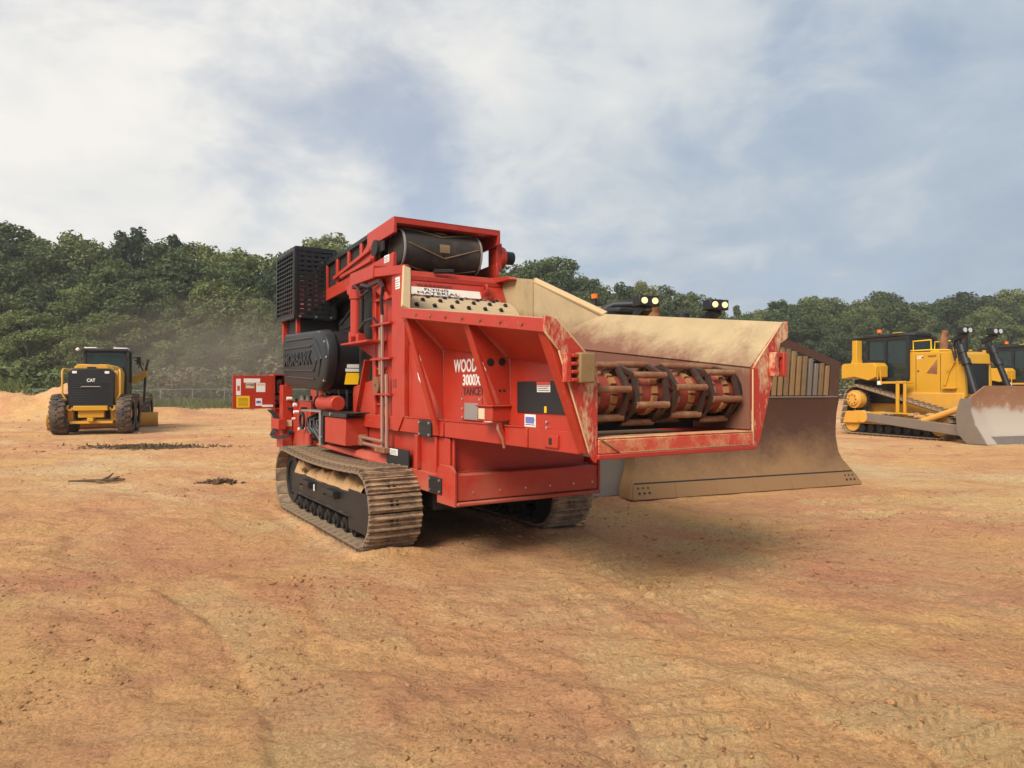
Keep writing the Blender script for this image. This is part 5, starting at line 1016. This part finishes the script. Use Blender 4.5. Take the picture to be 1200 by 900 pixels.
# back row makes the skyline, nearer rows stay lower
for row, (dz, f0, f1, step) in enumerate(((13, .88, 1.05, 4.2), (7.5, .74, .95, 4.4), (2.5, .60, .86, 4.4), (-2.0, .34, .60, 4.8))):
    px = -170.
    while px < 1370:
        Zd = wood_depth(px) + dz + random.uniform(-1.5, 1.5); top = float(np.interp(px, sx_, sy_)); h = (CAMH + (HORZ - top) * Zd / FPX) * random.uniform(f0, f1)
        if row == 0: key = random.choices(('broad', 'dark', 'pine', 'pale'), (5, 2.5, .35, .8))[0]
        elif row == 1: key = random.choices(('broad', 'dark', 'pine', 'pale'), (5, 3, 1.0, 1))[0]
        elif row == 2: key = random.choices(('broad', 'dark', 'pale', 'pine'), (5, 3, 1.6, .8))[0]
        else: key = random.choices(('broad', 'dark', 'pale', 'dry'), (3, 2, 3, 1.0 if 150 < px < 420 else .15))[0]
        X = (px - 600) / FPX * Zd
        if not (row == 3 and px > 560): plant_tree(key, X, Zd, h, random.uniform(.9, 1.2) * (1.3 if row == 3 else 1.08), px, row)
        px += step * random.uniform(.75, 1.25) * FPX / Zd * (1 if row < 3 else 1.1)
# undergrowth at the foot of the wood
def make_bush(seed):
    g = np.random.default_rng(seed); C = [(g.normal() * .8, g.normal() * .8, .5 + 1.5 * g.random()) for _ in range(16)]; R_ = [.5 + .45 * g.random() for _ in C]
    t = MB()
    for c in C[:7]: t.tube([(0, 0, -.1), (c[0] * .4, c[1] * .4, c[2] * .5), c], [.04, .03, .01], 5)
    return leaves(np.array(C), R_, [100] * len(C), .13, seed), t
BUSH = {k: [(leaf_mesh('foliage', make_bush(sd)[0], m_), make_bush(sd)[1].mesh('stems', 'bark')) for sd in sds] for k, m_, sds in (('green', 'leaf', (21, 22)), ('pale', 'leafp', (23,)), ('dry', 'leafb', (24,)), ('dark', 'leafd', (25,)))}
BLAB = {'green': 'mid green leafy shrub below the trees', 'pale': 'pale yellow-green shrub below the trees', 'dry': 'brown dusty shrub below the trees', 'dark': 'dark green low shrub below the trees'}
for row in range(2):
    px = -160.
    while px < 1350:
        Zd = wood_depth(px) - 3.5 - row * 2.0 + random.uniform(-.8, .8); X = (px - 600) / FPX * Zd
        k = random.choices(('green', 'pale', 'dry', 'dark'), (4, 2, 3 if 130 < px < 430 else .4, 3))[0]; fo, st = random.choice(BUSH[k])
        if not (row and px > 600):
            e = empty('shrub', (X, Zd, gz(X, Zd) - .03), random.uniform(0, 6.28), BLAB[k] + ', ' + zone(px), 'shrub', BLAB[k].replace('shrub', 'shrubs') + ' ' + zone(px)); sc = random.uniform(.9, 1.7) * (1 if row else 1.25); e.scale = (sc * 1.2, sc * 1.2, sc); link('stems', st, e); link('foliage', fo, e)
        px += random.uniform(2.0, 3.6) * FPX / Zd
# weeds along the fence foot and on the spoil heaps
g = np.random.default_rng(77); V = []; T = []
def weed_patch(x0, x1, y0, y1, n, h):
    X = g.uniform(x0, x1, n); Y = g.uniform(y0, y1, n); keep = fbm(X, Y, 3.0, 3, 61) > -.12; X, Y = X[keep], Y[keep]; Z = ground_h(X, Y)[0]; k = len(X)
    a = g.uniform(0, 6.28, k); hh = h * g.uniform(.4, 1.2, k); w = .02 + .03 * g.random(k); lean = g.normal(size=(k, 2)) * .35 * hh[:, None]
    dx, dy = np.cos(a) * w, np.sin(a) * w
    V.append(np.stack([np.stack([X - dx, Y - dy, Z], -1), np.stack([X + dx, Y + dy, Z], -1), np.stack([X + dx + lean[:, 0] * .5, Y + dy + lean[:, 1] * .5, Z + hh * .6], -1), np.stack([X + lean[:, 0], Y + lean[:, 1], Z + hh], -1)], 1)); T.append(np.repeat(g.random(k) * .5, 4))
weed_patch(-62, -2, 62, 70.5, 30000, .75); weed_patch(-38, -24, 41, 46, 2600, .8); weed_patch(-62, -20, 55, 63, 3500, .35); weed_patch(-14, 30, 66, 80, 5000, .4)
Vw = np.concatenate(V).reshape(-1, 3); wm = leaf_mesh('weeds', (Vw, np.arange(len(Vw)).reshape(-1, 4), np.concatenate(T)), 'leafp'); wo = link('weeds', wm); wo['kind'] = 'stuff'; tag(wo, 'pale green weeds and grass growing along the fence foot and spoil heaps', 'weeds')

# ---------------------------------------------------------------- fence
FY = 66.5
fe = empty('chain_link_fence', (0, FY, 0), 0, 'low chain link fence with green top rail along the front of the wood', 'fence')
mesh_post = MB().cyl((0, 0, -.2), (0, 0, 1.62), .045, n=8).mesh('fence_post', 'pole')
fx = np.arange(-66, 40.1, 3.0)
for x in fx: link('fence_post', mesh_post, fe, Matrix.Translation((x, 0, gz(x, FY))))
hz_ = [(x, gz(x, FY)) for x in fx]
MB().tube([(x, 0, z + 1.58) for x, z in hz_], .035, 6).build('top_rail', 'poleg', fe)
m = MB()
for (xa, za), (xb, zb) in zip(hz_[:-1], hz_[1:]):
    for i in range(12):
        t0 = i / 12; x0_, x1_ = xa + 3 * t0, xa + 3 * min(1, t0 + .5); z0_ = za + (zb - za) * t0
        m.bar((xa + 3 * t0, .03, z0_ + .05), (min(xb, xa + 3 * t0 + 1.5), .03, z0_ + .05 + 1.5 * min(1, (1 - t0) * 2)), .006, .006); m.bar((xb - 3 * t0, .04, z0_ + .05), (max(xa, xb - 3 * t0 - 1.5), .04, z0_ + .05 + 1.5 * min(1, (1 - t0) * 2)), .006, .006)
m.build('wire_mesh', 'pole', fe, 0, 'stuff')

# ---------------------------------------------------------------- litter on the ground
g = np.random.default_rng(5); ico = bmesh.new(); bmesh.ops.create_icosphere(ico, subdivisions=1, radius=1); iv = np.array([v.co[:] for v in ico.verts]); jf = np.array([[v.index for v in f.verts] for f in ico.faces]); ico.free()
def clods(n, y0, y1, smin, smax, thr, seed):
    Y = y0 * (y1 / y0) ** g.random(n); X = (g.random(n) * 2 - 1) * (Y * .80 + 1); k = fbm(X, Y, 1.4, 3, seed) + .4 * fbm(X, Y, .3, 2, seed + 5) > thr; X, Y = X[k], Y[k]
    Z = ground_h(X, Y)[0]; s = smin * (smax / smin) ** (g.random(len(X)) ** 2.2); return X, Y, Z, s
Vs, Fs, off = [], [], 0
for prm in ((16000, 2.6, 9, .003, .017, .05, 301), (14000, 6, 26, .005, .028, .08, 305), (3500, 18, 50, .02, .07, .13, 309)):
    X, Y, Z, s = clods(*prm); k = len(X); jit = 1 + .5 * g.normal(size=(k, len(iv), 1)).clip(-1.2, 1.2); sq = np.stack([g.uniform(.8, 1.5, k), g.uniform(.7, 1.2, k), g.uniform(.4, .8, k)], -1)
    a = g.uniform(0, 6.28, k); P = iv[None] * jit * sq[:, None] * s[:, None, None]; c, sn = np.cos(a)[:, None], np.sin(a)[:, None]
    P = np.stack([P[..., 0] * c - P[..., 1] * sn + X[:, None], P[..., 0] * sn + P[..., 1] * c + Y[:, None], P[..., 2] + (Z + s * .15)[:, None]], -1)
    Vs.append(P.reshape(-1, 3)); Fs.append((jf[None] + (np.arange(k) * len(iv))[:, None, None] + off).reshape(-1, 3)); off += k * len(iv)
cm = np_mesh('clods', np.concatenate(Vs), np.concatenate(Fs), 3); cm.materials.append(M['ground']); co = link('clods', cm); co['kind'] = 'stuff'; tag(co, 'small clods and crumbs of sandy clay scattered over the ground', 'clods')
# shredded wood mulch spill and chips
def mulch(name, cx, cy, rx, ry, n, ln, mt, label):
    m = MB()
    for i in range(n):
        a = random.uniform(0, 6.28); r = min(1.6, abs(random.gauss(0, .5))); x, y = cx + rx * r * math.cos(a), cy + ry * r * math.sin(a); z = gz(x, y) + .01 + .05 * max(0, 1 - r) * random.random()
        d = Vector((random.gauss(0, 1), random.gauss(0, .6), random.gauss(0, .25))).normalized() * ln * random.uniform(.4, 1.4); m.bar((x, y, z), (x + d.x, y + d.y, z + abs(d.z)), .035, .012)
    o = m.build(name, mt, None, 0, 'stuff'); return tag(o, label, 'mulch')
M['wooddark'] = mat('dark shredded wood', (.085, .055, .032), .9, dust=(.22, .13, .07), amt=.5, scale=3)
c_ = gpt(170, 523); mulch('mulch_spill', c_.x, c_.y, 2.2, .8, 1500, .08, 'wooddark', 'dark shredded wood mulch spilled between the grader and the grinder')
c_ = gpt(255, 569); mulch('mulch_clump', c_.x, c_.y, .34, .12, 320, .06, 'wooddark', 'small dark clump of shredded wood lying left of the grinder track')
c_ = gpt(112, 567); e = empty('broken_branch', (c_.x, c_.y, gz(c_.x, c_.y)), 0, 'dark broken branch with a forked root end lying on the sand', 'branch')
MB().tube([(-.48, .0, .03), (-.2, .03, .035), (.08, .0, .04), (.32, .05, .05), (.5, .02, .06)], [.015, .022, .03, .035, .02], 7).build('stem', 'wooddark', e); MB().tube([(.1, 0, .04), (.22, .03, .10), (.30, .02, .17)], [.025, .02, .01], 6).build('twig', 'wooddark', e); MB().tube([(.25, .04, .05), (.40, .0, .11), (.46, -.05, .12)], [.025, .018, .008], 6).build('twig', 'wooddark', e)
MB().tube([(.0, .0, .03), (.2, -.12, .03), (.46, -.2, .02)], [.02, .018, .008], 6).build('twig', 'wooddark', e)
# ---------------------------------------------------------------- drifting dust in front of the wood
bm = bmesh.new(); bmesh.ops.create_icosphere(bm, subdivisions=4, radius=1); dm = bpy.data.meshes.new('dust_cloud'); bm.to_mesh(dm); bm.free()
m = bpy.data.materials.new('drifting dust'); m.use_nodes = True; t = m.node_tree; n = t.nodes; n.remove(n['Principled BSDF']); pv = n.new('ShaderNodeVolumePrincipled')
tcn = n.new('ShaderNodeTexCoord'); gr_ = n.new('ShaderNodeTexGradient'); gr_.gradient_type = 'SPHERICAL'; t.links.new(tcn.outputs['Object'], gr_.inputs[0])
nz = n.new('ShaderNodeTexNoise'); nz.inputs['Scale'].default_value = 2.4; nz.inputs['Detail'].default_value = 3; t.links.new(tcn.outputs['Object'], nz.inputs['Vector'])
m1 = n.new('ShaderNodeMath'); m1.operation = 'MULTIPLY'; t.links.new(gr_.outputs['Fac'], m1.inputs[0]); t.links.new(nz.outputs['Fac'], m1.inputs[1])
m2 = n.new('ShaderNodeMath'); m2.operation = 'MULTIPLY'; t.links.new(m1.outputs[0], m2.inputs[0]); m2.inputs[1].default_value = .085
t.links.new(m2.outputs[0], pv.inputs['Density']); pv.inputs['Color'].default_value = (.80, .64, .50, 1); t.links.new(pv.outputs[0], n['Material Output'].inputs['Volume']); dm.materials.append(m)
du = link('dust_cloud', dm); du.location = (-25.5, 62, 4.0); du.scale = (15, 8, 6.5); du['kind'] = 'stuff'; tag(du, 'thin brown dust drifting in front of the wood beside the grinder', 'dust')
# ---------------------------------------------------------------- thin summer haze
hz = MB().box(-1750, 1750, -48, 930, -3, 30).build('haze', [], None); hm = bpy.data.materials.new('haze'); hm.use_nodes = True; t = hm.node_tree; t.nodes.remove(t.nodes['Principled BSDF']); pv = t.nodes.new('ShaderNodeVolumePrincipled')
pv.inputs['Color'].default_value = (.93, .92, .90, 1); pv.inputs['Density'].default_value = .0005; t.links.new(pv.outputs[0], t.nodes['Material Output'].inputs['Volume']); hz.data.materials.append(hm); hz['kind'] = 'stuff'; tag(hz, 'thin pale haze hanging over the whole site', 'haze')
